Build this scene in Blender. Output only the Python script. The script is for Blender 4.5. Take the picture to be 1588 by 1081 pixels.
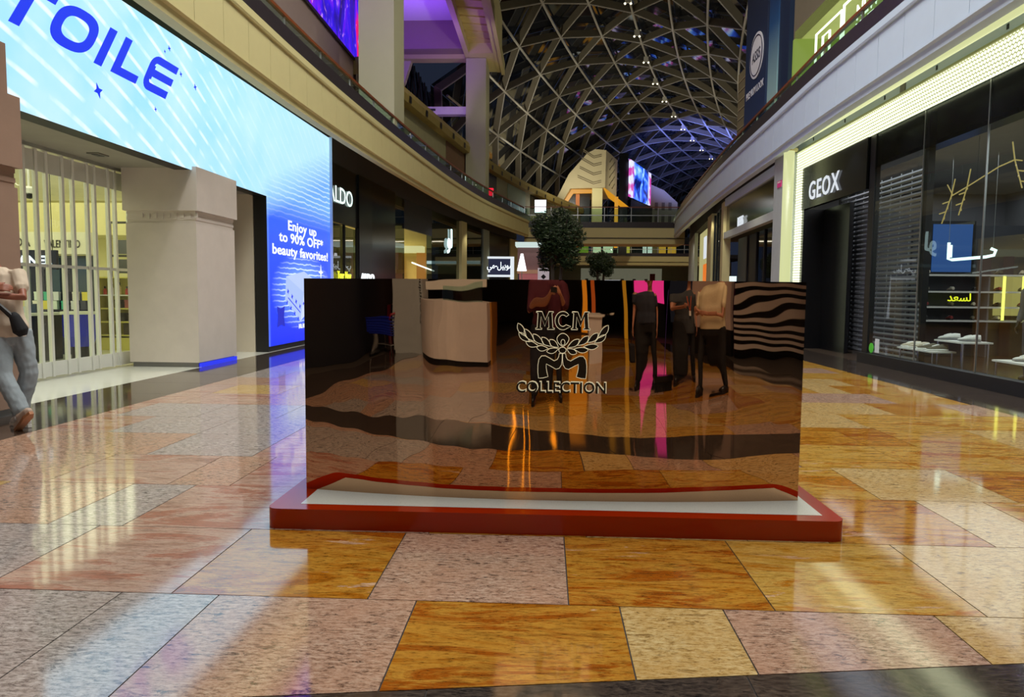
import bpy, bmesh, math, random
from mathutils import Vector, Matrix, noise as mnoise
random.seed(7)
for o in list(bpy.data.objects): bpy.data.objects.remove(o)
scene = bpy.context.scene
COL = scene.collection

# ------------------------------------------------------------------ camera, world, light, exposure
R = math.radians
FPX = 1120.0
cam = bpy.data.cameras.new('camera'); camo = bpy.data.objects.new('camera', cam); COL.objects.link(camo)
cam.sensor_width = 36.0; cam.lens = 36.0 * FPX / 1588.0; cam.clip_start = 0.02; cam.clip_end = 600
camo.matrix_world = Matrix.Translation((0, 0, 1.45)) @ Matrix.Rotation(R(2.71), 4, 'Z') @ Matrix.Rotation(R(90 - 4.39), 4, 'X') @ Matrix.Rotation(R(0.5), 4, 'Z')
scene.camera = camo

world = bpy.data.worlds.new('night'); scene.world = world; world.use_nodes = True
world.node_tree.nodes['Background'].inputs[0].default_value = (0.012, 0.016, 0.03, 1)
world.node_tree.nodes['Background'].inputs[1].default_value = 1.0
vs = scene.view_settings
vs.view_transform = 'Standard'; vs.look = 'None'; vs.gamma = 1.0; vs.use_curve_mapping = False
vs.exposure = 0.0

def area(name, loc, size, power, col, rot=(0, 0, 0), spread=180):
    l = bpy.data.lights.new(name, 'AREA'); l.shape = 'RECTANGLE'; l.size = size[0]; l.size_y = size[1]
    l.energy = power; l.color = col; l.spread = R(spread)
    o = bpy.data.objects.new(name, l); COL.objects.link(o); o.location = loc; o.rotation_euler = rot
    return o
def spot(name, loc, target, power, col, angle=70, radius=0.1, blend=0.6):
    l = bpy.data.lights.new(name, 'SPOT'); l.energy = power; l.color = col; l.spot_size = R(angle); l.spot_blend = blend; l.shadow_soft_size = radius
    o = bpy.data.objects.new(name, l); COL.objects.link(o); o.location = loc
    d = Vector(target) - Vector(loc); o.rotation_euler = d.to_track_quat('-Z', 'Y').to_euler()
    return o
WARM = (1.0, 0.90, 0.66); NEU = (1.0, 0.98, 0.92); COOL = (0.80, 0.90, 1.0)
# fill areas added high overhead, out of view; spotlights further down the hall
area('hall_fill_near', (0.6, 9.0, 17.0), (6, 15), 3600, NEU)
area('hall_fill_back', (0.0, -14.0, 14.0), (6, 12), 260, WARM)
for sx_, sy_, sz_, sp_ in ((1.5, 28.0, 20.0, 1900), (4.5, 42.0, 20.5, 1500), (8.5, 62.0, 20.5, 3200), (13.0, 78.0, 20.5, 3200)):
    spot('hall_spotlight', (sx_, sy_, sz_), (sx_, sy_ + 2, 0), sp_, WARM, 110, 0.12)
# ------------------------------------------------------------------ helpers
def lin(c):
    return tuple(((x / 255.0) / 12.92 if x / 255.0 <= 0.04045 else ((x / 255.0 + 0.055) / 1.055) ** 2.4) for x in c)
class NT:
    def __init__(s, name):
        s.m = bpy.data.materials.new(name); s.m.use_nodes = True; s.t = s.m.node_tree; s.t.nodes.clear()
        s.out = s.n('ShaderNodeOutputMaterial')
    def n(s, typ, **kw):
        nd = s.t.nodes.new(typ)
        for k, v in kw.items():
            if k.startswith('i_'): nd.inputs[int(k[2:]) if k[2:].isdigit() else k[2:].replace('_', ' ')].default_value = v
            else: setattr(nd, k, v)
        return nd
    def l(s, a, b): s.t.links.new(a, b)
    def math(s, op, a, b=None, c=None):
        nd = s.n('ShaderNodeMath', operation=op)
        for i, v in enumerate((a, b, c)):
            if v is None: continue
            if isinstance(v, (int, float)): nd.inputs[i].default_value = v
            else: s.l(v, nd.inputs[i])
        return nd.outputs[0]
    def mix(s, f, a, b, typ='MIX'):
        nd = s.n('ShaderNodeMix', data_type='RGBA', blend_type=typ)
        for i, v in ((0, f), (6, a), (7, b)):
            if isinstance(v, (int, float)): nd.inputs[i].default_value = v
            elif isinstance(v, tuple): nd.inputs[i].default_value = (v[0], v[1], v[2], 1)
            else: s.l(v, nd.inputs[i])
        return nd.outputs[2]
    def ramp(s, f, stops, interp='LINEAR'):
        nd = s.n('ShaderNodeValToRGB'); nd.color_ramp.interpolation = interp
        e = nd.color_ramp.elements
        while len(e) < len(stops): e.new(0.5)
        for el, (p, c) in zip(e, stops): el.position = p; el.color = (c[0], c[1], c[2], 1) if isinstance(c, tuple) else (c, c, c, 1)
        s.l(f, nd.inputs[0]); return nd.outputs[0]
    def objc(s, scale=(1, 1, 1), rnd=0.0, loc=(0, 0, 0)):
        tc = s.n('ShaderNodeTexCoord'); mp = s.n('ShaderNodeMapping'); mp.inputs[3].default_value = scale; mp.inputs[1].default_value = loc
        s.l(tc.outputs['Object'], mp.inputs[0])
        if rnd:
            oi = s.n('ShaderNodeObjectInfo'); ad = s.n('ShaderNodeVectorMath', operation='ADD')
            cx = s.n('ShaderNodeCombineXYZ')
            s.l(s.math('MULTIPLY', oi.outputs['Random'], rnd), cx.inputs[0]); s.l(s.math('MULTIPLY', oi.outputs['Random'], rnd * 1.7), cx.inputs[1])
            s.l(mp.outputs[0], ad.inputs[0]); s.l(cx.outputs[0], ad.inputs[1]); return ad.outputs[0]
        return mp.outputs[0]
    def noise(s, vec, scale, detail=4, rough=0.5, dist=0.0):
        nd = s.n('ShaderNodeTexNoise'); nd.inputs['Scale'].default_value = scale; nd.inputs['Detail'].default_value = detail
        nd.inputs['Roughness'].default_value = rough; nd.inputs['Distortion'].default_value = dist
        if vec is not None: s.l(vec, nd.inputs['Vector'])
        return nd.outputs[0]
    def bsdf(s, col=None, rough=0.5, metal=0.0, spec=0.5, emit=None, estr=0.0, **kw):
        b = s.n('ShaderNodeBsdfPrincipled')
        if isinstance(col, tuple): b.inputs['Base Color'].default_value = (*col, 1)
        elif col is not None: s.l(col, b.inputs['Base Color'])
        if isinstance(rough, (int, float)): b.inputs['Roughness'].default_value = rough
        else: s.l(rough, b.inputs['Roughness'])
        b.inputs['Metallic'].default_value = metal; b.inputs['Specular IOR Level'].default_value = spec
        if emit is not None:
            if isinstance(emit, tuple): b.inputs['Emission Color'].default_value = (*emit, 1)
            else: s.l(emit, b.inputs['Emission Color'])
            b.inputs['Emission Strength'].default_value = estr
        for k, v in kw.items(): b.inputs[k.replace('_', ' ')].default_value = v
        s.l(b.outputs[0], s.out.inputs[0]); s.b = b; return b
    def bump(s, h, strength=0.2, dist=0.01):
        nd = s.n('ShaderNodeBump'); nd.inputs['Strength'].default_value = strength; nd.inputs['Distance'].default_value = dist
        s.l(h, nd.inputs['Height']); s.l(nd.outputs[0], s.b.inputs['Normal'])
_mc = {}
def M(name, c, rough=0.5, metal=0.0, var=0.12, vs_=3.0, bump=0.0, bs=60.0, emit=0.0, spec=0.5, ec=None, rnd=0.0):
    """painted / plain surface with a little procedural tone variation"""
    if name in _mc: return _mc[name]
    t = NT(name); c = lin(c)
    v = t.objc(rnd=rnd)
    f = t.noise(v, vs_, 5, 0.6)
    col = t.mix(f, tuple(x * (1 - var) for x in c), tuple(min(1, x * (1 + var)) for x in c))
    t.bsdf(col, rough, metal, spec)
    if emit: 
        t.b.inputs['Emission Color'].default_value = (*(lin(ec) if ec else c), 1); t.b.inputs['Emission Strength'].default_value = emit
    if bump: t.bump(t.noise(v, bs, 3), bump)
    _mc[name] = t.m; return t.m
def EM(name, c, s):
    """a light-giving surface"""
    if name in _mc: return _mc[name]
    t = NT(name); t.bsdf((0.02, 0.02, 0.02), 0.4, emit=lin(c), estr=s); _mc[name] = t.m; return t.m

class MB:
    def __init__(s): s.v = []; s.f = []
    def add(s, vs, fs):
        k = len(s.v); s.v += [tuple(p) for p in vs]; s.f += [tuple(i + k for i in f) for f in fs]; return s
    def box(s, x0, x1, y0, y1, z0, z1):
        x0, x1 = min(x0, x1), max(x0, x1); y0, y1 = min(y0, y1), max(y0, y1); z0, z1 = min(z0, z1), max(z0, z1)
        return s.add([(x0, y0, z0), (x1, y0, z0), (x1, y1, z0), (x0, y1, z0), (x0, y0, z1), (x1, y0, z1), (x1, y1, z1), (x0, y1, z1)],
                     [(3, 2, 1, 0), (4, 5, 6, 7), (0, 1, 5, 4), (1, 2, 6, 5), (2, 3, 7, 6), (3, 0, 4, 7)])
    def bar(s, a, b, w, h, up=(0, 0, 1)):
        a = Vector(a); b = Vector(b); d = (b - a).normalized(); up = Vector(up)
        sd = d.cross(up)
        if sd.length < 1e-4: sd = d.cross(Vector((1, 0, 0)))
        sd.normalize(); u = sd.cross(d)
        vs = []
        for p in (a, b):
            for i, j in ((-1, -1), (1, -1), (1, 1), (-1, 1)): vs.append(p + sd * i * w / 2 + u * j * h / 2)
        return s.add(vs, [(0, 1, 2, 3), (7, 6, 5, 4), (0, 4, 5, 1), (1, 5, 6, 2), (2, 6, 7, 3), (3, 7, 4, 0)])
    def prism(s, pts, o, ux, uy, d0, d1):
        """2D polygon (ccw) in frame o,ux,uy pushed from d0 to d1 along ux x uy"""
        o = Vector(o); ux = Vector(ux); uy = Vector(uy); n = ux.cross(uy); k = len(pts)
        vs = [o + ux * p[0] + uy * p[1] + n * d0 for p in pts] + [o + ux * p[0] + uy * p[1] + n * d1 for p in pts]
        return s.add(vs, [tuple(range(k))[::-1], tuple(range(k, 2 * k))] + [(i, (i + 1) % k, k + (i + 1) % k, k + i) for i in range(k)])
    def tube(s, path, r, n=8, closed=False, caps=True):
        P = [Vector(p) for p in path]; m = len(P); rings = []; prev = None
        for i, p in enumerate(P):
            a = P[(i - 1) % m] if (closed or i) else p; b = P[(i + 1) % m] if (closed or i < m - 1) else p
            d = (b - a).normalized() if (b - a).length > 1e-9 else Vector((0, 0, 1))
            if prev is None:
                u = d.orthogonal().normalized()
            else:
                u = prev - d * prev.dot(d); u = u.normalized() if u.length > 1e-6 else d.orthogonal().normalized()
            prev = u; w = d.cross(u); rr = r[i] if isinstance(r, (list, tuple)) else r
            rings.append([p + (u * math.cos(2 * math.pi * k / n) + w * math.sin(2 * math.pi * k / n)) * rr for k in range(n)])
        vs = [q for g in rings for q in g]; fs = []
        for i in range(m if closed else m - 1):
            for k in range(n):
                a = i * n + k; b = i * n + (k + 1) % n; c = ((i + 1) % m) * n + (k + 1) % n; d = ((i + 1) % m) * n + k
                fs.append((a, b, c, d))
        if caps and not closed: fs.append(tuple(range(n))[::-1]); fs.append(tuple(range((m - 1) * n, m * n)))
        return s.add(vs, fs)
    def lathe(s, prof, c, n=16):
        vs = []; fs = []; m = len(prof)
        for r, z in prof:
            for k in range(n): vs.append((c[0] + r * math.cos(2 * math.pi * k / n), c[1] + r * math.sin(2 * math.pi * k / n), c[2] + z))
        for i in range(m - 1):
            for k in range(n): fs.append((i * n + k, i * n + (k + 1) % n, (i + 1) * n + (k + 1) % n, (i + 1) * n + k))
        fs.append(tuple(range(n))[::-1]); fs.append(tuple(range((m - 1) * n, m * n)))
        return s.add(vs, fs)
    def sweep(s, prof, path):
        """closed profile [(offset, z)] along a plan path [(x, y)]; +offset is to the right of travel"""
        m = len(path); k = len(prof); vs = []
        for i, p in enumerate(path):
            a = path[max(i - 1, 0)]; b = path[min(i + 1, m - 1)]
            d = Vector((b[0] - a[0], b[1] - a[1])).normalized(); nrm = Vector((d.y, -d.x))
            for o_, z in prof: vs.append((p[0] + nrm.x * o_, p[1] + nrm.y * o_, z))
        fs = [tuple(range(k)), tuple(range((m - 1) * k, m * k))[::-1]]
        for i in range(m - 1):
            for j in range(k): fs.append((i * k + j, (i + 1) * k + j, (i + 1) * k + (j + 1) % k, i * k + (j + 1) % k))
        return s.add(vs, fs)
    def ell(s, c, r, n=12, m=8):
        vs = [(c[0], c[1], c[2] - r[2])]; fs = []
        for i in range(1, m):
            t = -math.pi / 2 + math.pi * i / m
            for k in range(n):
                a = 2 * math.pi * k / n; vs.append((c[0] + r[0] * math.cos(t) * math.cos(a), c[1] + r[1] * math.cos(t) * math.sin(a), c[2] + r[2] * math.sin(t)))
        vs.append((c[0], c[1], c[2] + r[2])); L = len(vs) - 1
        for k in range(n): fs.append((0, 1 + (k + 1) % n, 1 + k)); fs.append((L, 1 + (m - 2) * n + k, 1 + (m - 2) * n + (k + 1) % n))
        for i in range(m - 2):
            for k in range(n): fs.append((1 + i * n + k, 1 + i * n + (k + 1) % n, 1 + (i + 1) * n + (k + 1) % n, 1 + (i + 1) * n + k))
        return s.add(vs, fs)
    def mesh(s, name, off=(0, 0, 0), smooth=False):
        me = bpy.data.meshes.new(name)
        me.from_pydata([(p[0] - off[0], p[1] - off[1], p[2] - off[2]) for p in s.v], [], s.f); me.validate()
        bm = bmesh.new(); bm.from_mesh(me); bmesh.ops.recalc_face_normals(bm, faces=bm.faces); bm.to_mesh(me); bm.free()
        if smooth: me.polygons.foreach_set('use_smooth', [True] * len(me.polygons))
        return me
    def build(s, name, mat, parent=None, base=None, smooth=False):
        """link as ONE object; mesh is written in world metres and moved to its parent's (or its own base) frame"""
        off = wloc(parent) if parent is not None else (base or (0, 0, 0))
        me = s.mesh(name, off, smooth); me.materials.append(mat)
        o = bpy.data.objects.new(name, me); COL.objects.link(o)
        if parent is not None: o.parent = parent
        elif base: o.location = base
        return o
def wloc(o):
    v = Vector((0, 0, 0))
    while o is not None: v += o.location; o = o.parent
    return v
def smooth_by_angle(o, ang=40):
    me = o.data; me.polygons.foreach_set('use_smooth', [True] * len(me.polygons))
    bm = bmesh.new(); bm.from_mesh(me)
    for e in bm.edges:
        if len(e.link_faces) == 2 and e.calc_face_angle(0) > R(ang): e.smooth = False
    bm.to_mesh(me); bm.free(); return o
def tag(o, label, cat, group=None, kind=None):
    o['label'] = label; o['category'] = cat
    if group: o['group'] = group
    if kind: o['kind'] = kind
    return o
def thing(name, loc, label, cat, group=None):
    o = bpy.data.objects.new(name, None); COL.objects.link(o); o.location = loc; o.empty_display_size = 0.2
    return tag(o, label, cat, group)
def struct(name, mb, mat, base=None, smooth=False):
    o = mb.build(name, mat, None, base, smooth) if mb is not None else None
    if o is None:
        o = bpy.data.objects.new(name, None); COL.objects.link(o)
        if base: o.location = base
    o['kind'] = 'structure'; return o
def inst(src, name, parent, loc, rotz=0.0):
    c = src.copy(); c.name = name; COL.objects.link(c); c.parent = parent; c.location = loc; c.rotation_euler = (0, 0, rotz); return c
def clone(root, loc, rotz=None):
    """copy of a thing with copies of its parts and sub-parts"""
    r = root.copy(); COL.objects.link(r); r.location = loc
    if rotz is not None: r.rotation_euler = (0, 0, rotz)
    for ch in root.children:
        c = ch.copy(); COL.objects.link(c); c.parent = r
        for g in ch.children: d = g.copy(); COL.objects.link(d); d.parent = c
    return r
def box1(name, mat, parent, *b): return MB().box(*b).build(name, mat, parent)
def catmull(pts, step):
    P = [Vector(p) for p in pts]; out = []
    for i in range(len(P) - 1):
        p0 = P[max(i - 1, 0)]; p1 = P[i]; p2 = P[i + 1]; p3 = P[min(i + 2, len(P) - 1)]
        for k in range(24):
            t = k / 24
            out.append(0.5 * ((2 * p1) + (p2 - p0) * t + (2 * p0 - 5 * p1 + 4 * p2 - p3) * t * t + (3 * p1 - p0 - 3 * p2 + p3) * t ** 3))
    out.append(P[-1])
    res = [out[0]]; acc = 0.0
    for a, b in zip(out[:-1], out[1:]):
        L = (b - a).length; pos = 0.0
        while acc + L - pos >= step:
            pos += step - acc; res.append(a + (b - a) * (pos / L)); acc = 0.0
        acc += L - pos
    return [tuple(p) for p in res]
def offset_path(path, o):
    out = []
    for i, p in enumerate(path):
        a = path[max(i - 1, 0)]; b = path[min(i + 1, len(path) - 1)]
        d = Vector((b[0] - a[0], b[1] - a[1])).normalized(); out.append((p[0] + d.y * o, p[1] - d.x * o))
    return out
def fontmesh(txt, size, extrude=0.01, bold=0.0, align='LEFT', sx=1.0, spacing=1.0):
    cu = bpy.data.curves.new('lettering', 'FONT'); cu.body = txt; cu.size = size; cu.extrude = extrude; cu.offset = bold
    cu.align_x = align; cu.resolution_u = 3; cu.space_character = spacing
    o = bpy.data.objects.new('lettering', cu); COL.objects.link(o)
    bpy.context.view_layer.update()
    me = bpy.data.meshes.new_from_object(o.evaluated_get(bpy.context.evaluated_depsgraph_get()))
    bpy.data.objects.remove(o); bpy.data.curves.remove(cu)
    for v in me.vertices: v.co.x *= sx
    return me
def split_letters(o):
    """one object per letter of a word"""
    me = o.data; n = len(me.vertices); par = list(range(n))
    def find(a):
        while par[a] != a: par[a] = par[par[a]]; a = par[a]
        return a
    for e in me.edges: par[find(e.vertices[0])] = find(e.vertices[1])
    groups = {}
    for p in me.polygons: groups.setdefault(find(p.vertices[0]), []).append(tuple(p.vertices))
    for g in groups.values():
        idx = sorted({i for f in g for i in f}); mp_ = {i: k for k, i in enumerate(idx)}
        m2 = bpy.data.meshes.new(o.name); m2.from_pydata([tuple(me.vertices[i].co) for i in idx], [], [tuple(mp_[i] for i in f) for f in g]); m2.materials.append(me.materials[0])
        c = bpy.data.objects.new('letter', m2); COL.objects.link(c); c.parent = o.parent
    bpy.data.objects.remove(o)
def text(name, txt, size, org, ux, mat, parent, extrude=0.01, bold=0.0, align='LEFT', sx=1.0, spacing=1.0, uy=(0, 0, 1), split=False):
    """lettering standing on a plane: reading direction ux, up uy"""
    me = fontmesh(txt, size, extrude, bold, align, sx, spacing)
    ux = Vector(ux).normalized(); uy = Vector(uy); n = ux.cross(uy); off = wloc(parent); org = Vector(org) - off
    for v in me.vertices: v.co = org + ux * v.co.x + uy * v.co.y + n * v.co.z
    me.name = name; me.materials.clear(); me.materials.append(mat)
    o = bpy.data.objects.new('lettering', me); COL.objects.link(o); o.parent = parent
    if split: split_letters(o)
    return o
XP, XN, YP, YN, ZP = (1, 0, 0), (-1, 0, 0), (0, 1, 0), (0, -1, 0), (0, 0, 1)
# ------------------------------------------------------------------ materials
def granite(name, base, dark, light, red=None, vein=0.0, rough=0.075):
    t = NT(name); v = t.objc(rnd=37.0)
    w = t.objc((0.6, 1.7, 1), rnd=23.0)
    n1 = t.noise(w, 34, 10, 0.8, 0.3); n2 = t.noise(v, 3.2, 5, 0.6); n3 = t.noise(w, 17, 9, 0.75, 0.9); n4 = t.noise(w, 60, 4, 0.7)
    col = t.ramp(n1, [(0.39, lin(dark)), (0.475, lin(base)), (0.59, lin(light))])
    col = t.mix(t.ramp(n2, [(0.38, 0.0), (0.68, 0.55)]), col, lin(red or light))
    col = t.mix(t.ramp(n3, [(0.37, 0.85), (0.45, 0.0)]), col, lin(dark))
    col = t.mix(t.ramp(n4, [(0.34, 0.5), (0.44, 0.0)]), col, lin(dark))
    t.bsdf(col, rough, spec=1.0, IOR=1.85); t.bump(n1, 0.02, 0.002); return t.m
def veined(name, cols, rough=0.075, stretch=(0.9, 3.6, 1), bright=None):
    t = NT(name); v = t.objc(stretch, rnd=41.0)
    w = t.objc((0.55, 2.4, 1), rnd=19.0)
    n1 = t.noise(v, 1.2, 12, 0.74, 1.0); n2 = t.noise(w, 36, 9, 0.8); n3 = t.noise(v, 1.5, 9, 0.72, 0.8); n5 = t.noise(w, 9, 8, 0.7, 0.5)
    col = t.ramp(n1, [(0.26, lin(cols[0])), (0.40, lin(cols[1])), (0.5, lin(cols[2])), (0.58, lin(cols[3])), (0.72, lin(cols[1]))])
    col = t.mix(t.ramp(n3, [(0.62, 0.0), (0.65, 0.75), (0.72, 0.75), (0.74, 0.0)]), col, lin(bright or (216, 182, 158)))
    col = t.mix(t.ramp(n5, [(0.35, 0.5), (0.5, 0.0)]), col, lin(cols[0]))
    col = t.mix(t.ramp(n2, [(0.38, 0.75), (0.5, 0.0)]), col, lin(cols[0]))
    t.bsdf(col, rough, spec=1.0, IOR=1.85); return t.m
TILE = {
 'gold': veined('gold_veined_granite', [(92, 52, 12), (168, 100, 22), (198, 144, 54), (158, 80, 14)]),
 'ochre': veined('ochre_veined_granite', [(112, 76, 24), (186, 134, 44), (206, 166, 84), (182, 112, 26)]),
 'rust': veined('rust_veined_granite', [(116, 84, 72), (172, 134, 116), (194, 166, 148), (170, 112, 92)]),
 'pink': granite('pink_grey_granite', (170, 134, 112), (80, 60, 50), (206, 178, 156), (190, 144, 116)),
 'beige': granite('beige_granite', (196, 162, 102), (118, 88, 46), (218, 194, 142), (194, 150, 80)),
 'grey': granite('grey_granite', (158, 148, 142), (76, 70, 68), (204, 196, 190), (170, 152, 144))}
DARK_TILE = granite('dark_brown_granite', (58, 50, 46), (22, 19, 19), (92, 80, 70), (72, 60, 52), rough=0.07)
JOINT = M('dark_joint', (44, 38, 34), 0.8)
STONE = M('limestone_cladding', (208, 198, 190), 0.75, var=0.10, vs_=2.5, bump=0.15, bs=90)
STONE2 = M('brown_stone_cladding', (150, 122, 104), 0.7, var=0.12, vs_=3, bump=0.1, bs=90)
CREAM = M('cream_plaster', (200, 190, 138), 0.65, var=0.05)
WHITEP = M('white_panel', (194, 210, 226), 0.5, var=0.04)
WHITE = M('white_paint', (232, 232, 226), 0.45, var=0.03)
BEIGEP = M('beige_plaster', (206, 196, 176), 0.7, var=0.06)
TAUPE = M('taupe_plaster', (150, 130, 122), 0.7, var=0.06)
BLACKP = M('black_panel', (14, 15, 18), 0.25, var=0.2)
BLACKM = M('matt_black_frame', (20, 20, 22), 0.45, var=0.2)
DGREY = M('dark_grey_metal', (62, 64, 66), 0.4, 0.6)
SILVER = M('brushed_steel', (190, 192, 192), 0.3, 0.9)
GRANB = M('charcoal_granite_band', (52, 46, 50), 0.3, var=0.45, vs_=9)
WOODR = M('reddish_wood_rail', (128, 66, 34), 0.35, var=0.25, vs_=6)
WOODB = M('light_brown_wood', (168, 122, 84), 0.5, var=0.2, vs_=7)
BROWNW = M('brown_panel', (112, 84, 62), 0.6, var=0.15)
def glassmat(name, tint=(0.93, 0.97, 0.95), ior=1.5, rough=0.0):
    t = NT(name); fr = t.n('ShaderNodeFresnel'); fr.inputs[0].default_value = ior
    tr = t.n('ShaderNodeBsdfTransparent'); tr.inputs[0].default_value = (*tint, 1)
    gl = t.n('ShaderNodeBsdfGlossy'); gl.inputs['Roughness'].default_value = rough; gl.inputs[0].default_value = (0.95, 0.97, 1, 1)
    ge = t.n('ShaderNodeNewGeometry'); mx = t.n('ShaderNodeMixShader'); t.l(t.math('MULTIPLY', fr.outputs[0], t.math('SUBTRACT', 1.0, ge.outputs['Backfacing'])), mx.inputs[0]); t.l(tr.outputs[0], mx.inputs[1]); t.l(gl.outputs[0], mx.inputs[2])
    t.l(mx.outputs[0], t.out.inputs[0]); return t.m
GLASS = glassmat('clear_glass'); GLASSG = glassmat('greenish_glass', (0.72, 0.85, 0.8)); GLASSD = glassmat('smoked_glass', (0.42, 0.46, 0.46), 1.55)

# ------------------------------------------------------------------ floor
BAND = lambda x: 2.585 + 0.144 * x            # near edge of the dark cross band (slightly skewed to the hall)
floor = struct('floor', MB().box(-30, 34, -26, 160, -0.3, -0.006), JOINT)
def clip(poly, a, b, c):                       # keep a*x+b*y<=c
    out = []
    for i, p in enumerate(poly):
        q = poly[(i + 1) % len(poly)]; dp = a * p[0] + b * p[1] - c; dq = a * q[0] + b * q[1] - c
        if dp <= 0: out.append(p)
        if dp * dq < 0: t = dp / (dp - dq); out.append((p[0] + (q[0] - p[0]) * t, p[1] + (q[1] - p[1]) * t))
    return out
XL, XR = -5.22, 5.76
T = 0.95; G = 0.0032
near_cols = {(0, -0.83): 'pink', (0, 0.12): 'gold', (0, 1.07): 'ochre', (0, -1.78): 'gold', (0, 2.02): 'beige', (0, 2.97): 'beige', (0, -2.73): 'rust', (0, -3.68): 'grey',
             (-1, -0.595): 'gold', (-1, 0.365): 'beige', (-1, 0.84): 'pink', (-1, 1.79): 'beige', (-1, -1.545): 'pink', (-1, -2.02): 'grey', (-1, -2.97): 'grey', (-1, -3.92): 'grey', (-1, 2.74): 'pink'}
tmesh = {}; tiles = []
def tile_piece(poly, key, stuff):
    k = len(poly); xs = [p[0] for p in poly]; ys = [p[1] for p in poly]
    if max(xs) - min(xs) < 0.03 or max(ys) - min(ys) < 0.03: return
    cx = sum(xs) / k; cy = sum(ys) / k
    if stuff is not None: stuff.append((poly, key)); return
    sig = (key,) + tuple((round(p[0] - cx, 3), round(p[1] - cy, 3)) for p in poly)
    if sig not in tmesh:
        me = MB().prism([(p[0] - cx, p[1] - cy) for p in poly], (0, 0, 0), XP, YP, -0.03, 0.0).mesh('tile')
        me.materials.append(TILE[key] if key in TILE else DARK_TILE); tmesh[sig] = me
    o = bpy.data.objects.new('tile', tmesh[sig]); COL.objects.link(o); o.parent = floor; o.location = (cx, cy, random.uniform(0, 0.0006))
farp = []
rng = random.Random(11)
ntile = 0
for row in range(-18, 19):
    y0 = 3.28 + row * T
    if row == 0: x = -1.78 - 4 * T
    elif row == -1: x = -0.595 - T * 5 - 0.475
    else: x = XL - rng.choice((0.2, 0.45, 0.7, 0.1))
    while x < XR:
        w = T if rng.random() > 0.16 else T / 2
        if row == 0: w = T
        if row == -1:
            w = T / 2 if (abs(x - 0.365) < .02 or abs(x + 2.02) < .02) else T
            if abs(x + 2.02) < .02: w = 0.475
        key = None
        for (r_, kx), c in near_cols.items():
            if r_ == row and abs(kx - x) < 0.03: key = c
        if key is None:
            key = rng.choice(('rust', 'pink', 'grey', 'pink', 'grey', 'rust', 'beige')) if x < -0.9 else rng.choice(('ochre', 'gold', 'beige', 'ochre', 'ochre', 'beige', 'gold', 'pink'))
        poly = [(max(x, XL) + G, y0 + G), (min(x + w, XR) - G, y0 + G), (min(x + w, XR) - G, y0 + T - G), (max(x, XL) + G, y0 + T - G)]
        x += w
        if poly[1][0] - poly[0][0] < 0.05: continue
        cx, cy = (poly[0][0] + poly[1][0]) / 2, y0 + T / 2
        a = clip(poly, 0.144, -1, -2.585 - G); b = clip(poly, -0.144, 1, 1.585 - G)
        vis = (2.2 < cy < 19) and not (-1.7 < cx < 1.75 and 4.8 < cy) and not (4.8 < cy and abs(cx) < 0.37 * cy * 0.93)
        vis = vis and abs(cx) < 0.74 * cy + 1.2
        if -2.6 < cy < 2.2 and abs(cx) < 2.6: vis = True
        st = None if vis and ntile < 262 else farp
        if len(a) > 2: tile_piece(a, key, st); ntile += st is None
        if len(b) > 2: tile_piece(b, key, st); ntile += st is None
# dark cross band and the dark borders along the shop fronts
xb = XL
while xb < XR:
    x1 = min(xb + 1.2, XR)
    tile_piece([(xb + G, BAND(xb) - 1.0 + G), (x1 - G, BAND(x1) - 1.0 + G), (x1 - G, BAND(x1) - G), (xb + G, BAND(xb) - G)], 'dark', None if -3.2 < xb < 3 else farp); xb = x1
yb = -13.0
while yb < 21:
    for a, b in ((-6.5, XL), (XR, 6.95)):
        tile_piece([(a + G, yb + G), (b - G, yb + G), (b - G, yb + 1.2 - G), (a + G, yb + 1.2 - G)], 'dark', None if (5.8 < yb < 17.5) else farp)
    yb += 1.2
for key in list(TILE) + ['dark']:
    mb = MB()
    for poly, k in farp:
        if k == key: mb.prism(poly, (0, 0, 0), XP, YP, -0.03, 0.0)
    if mb.f:
        o = mb.build('tile_field', TILE.get(key, DARK_TILE), floor); o['kind'] = 'stuff'
t = NT('far_floor_granite'); v = t.objc(); br = t.n('ShaderNodeTexBrick'); br.inputs['Scale'].default_value = 1.05
br.inputs['Color1'].default_value = (*lin((190, 130, 70)), 1); br.inputs['Color2'].default_value = (*lin((170, 140, 116)), 1); br.inputs['Mortar'].default_value = (*lin((60, 48, 40)), 1); br.inputs['Mortar Size'].default_value = 0.006
t.l(v, br.inputs['Vector']); t.bsdf(t.mix(t.noise(v, 8, 5), br.outputs[0], lin((150, 100, 60)), 'MIX'), 0.12)
struct('floor_far', MB().box(-9, 34, 20.9, 150, -0.02, -0.001), t.m)
struct('floor_shop_left', MB().box(-20, -6.5, 5.4, 21.7, -0.03, 0.0), M('white_shop_floor', (214, 216, 206), 0.12, var=0.05))
struct('floor_shop_right', MB().box(6.95, 16, -2, 20.9, -0.03, 0.0), M('dark_wood_shop_floor', (74, 62, 52), 0.2, var=0.3, vs_=5))

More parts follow.
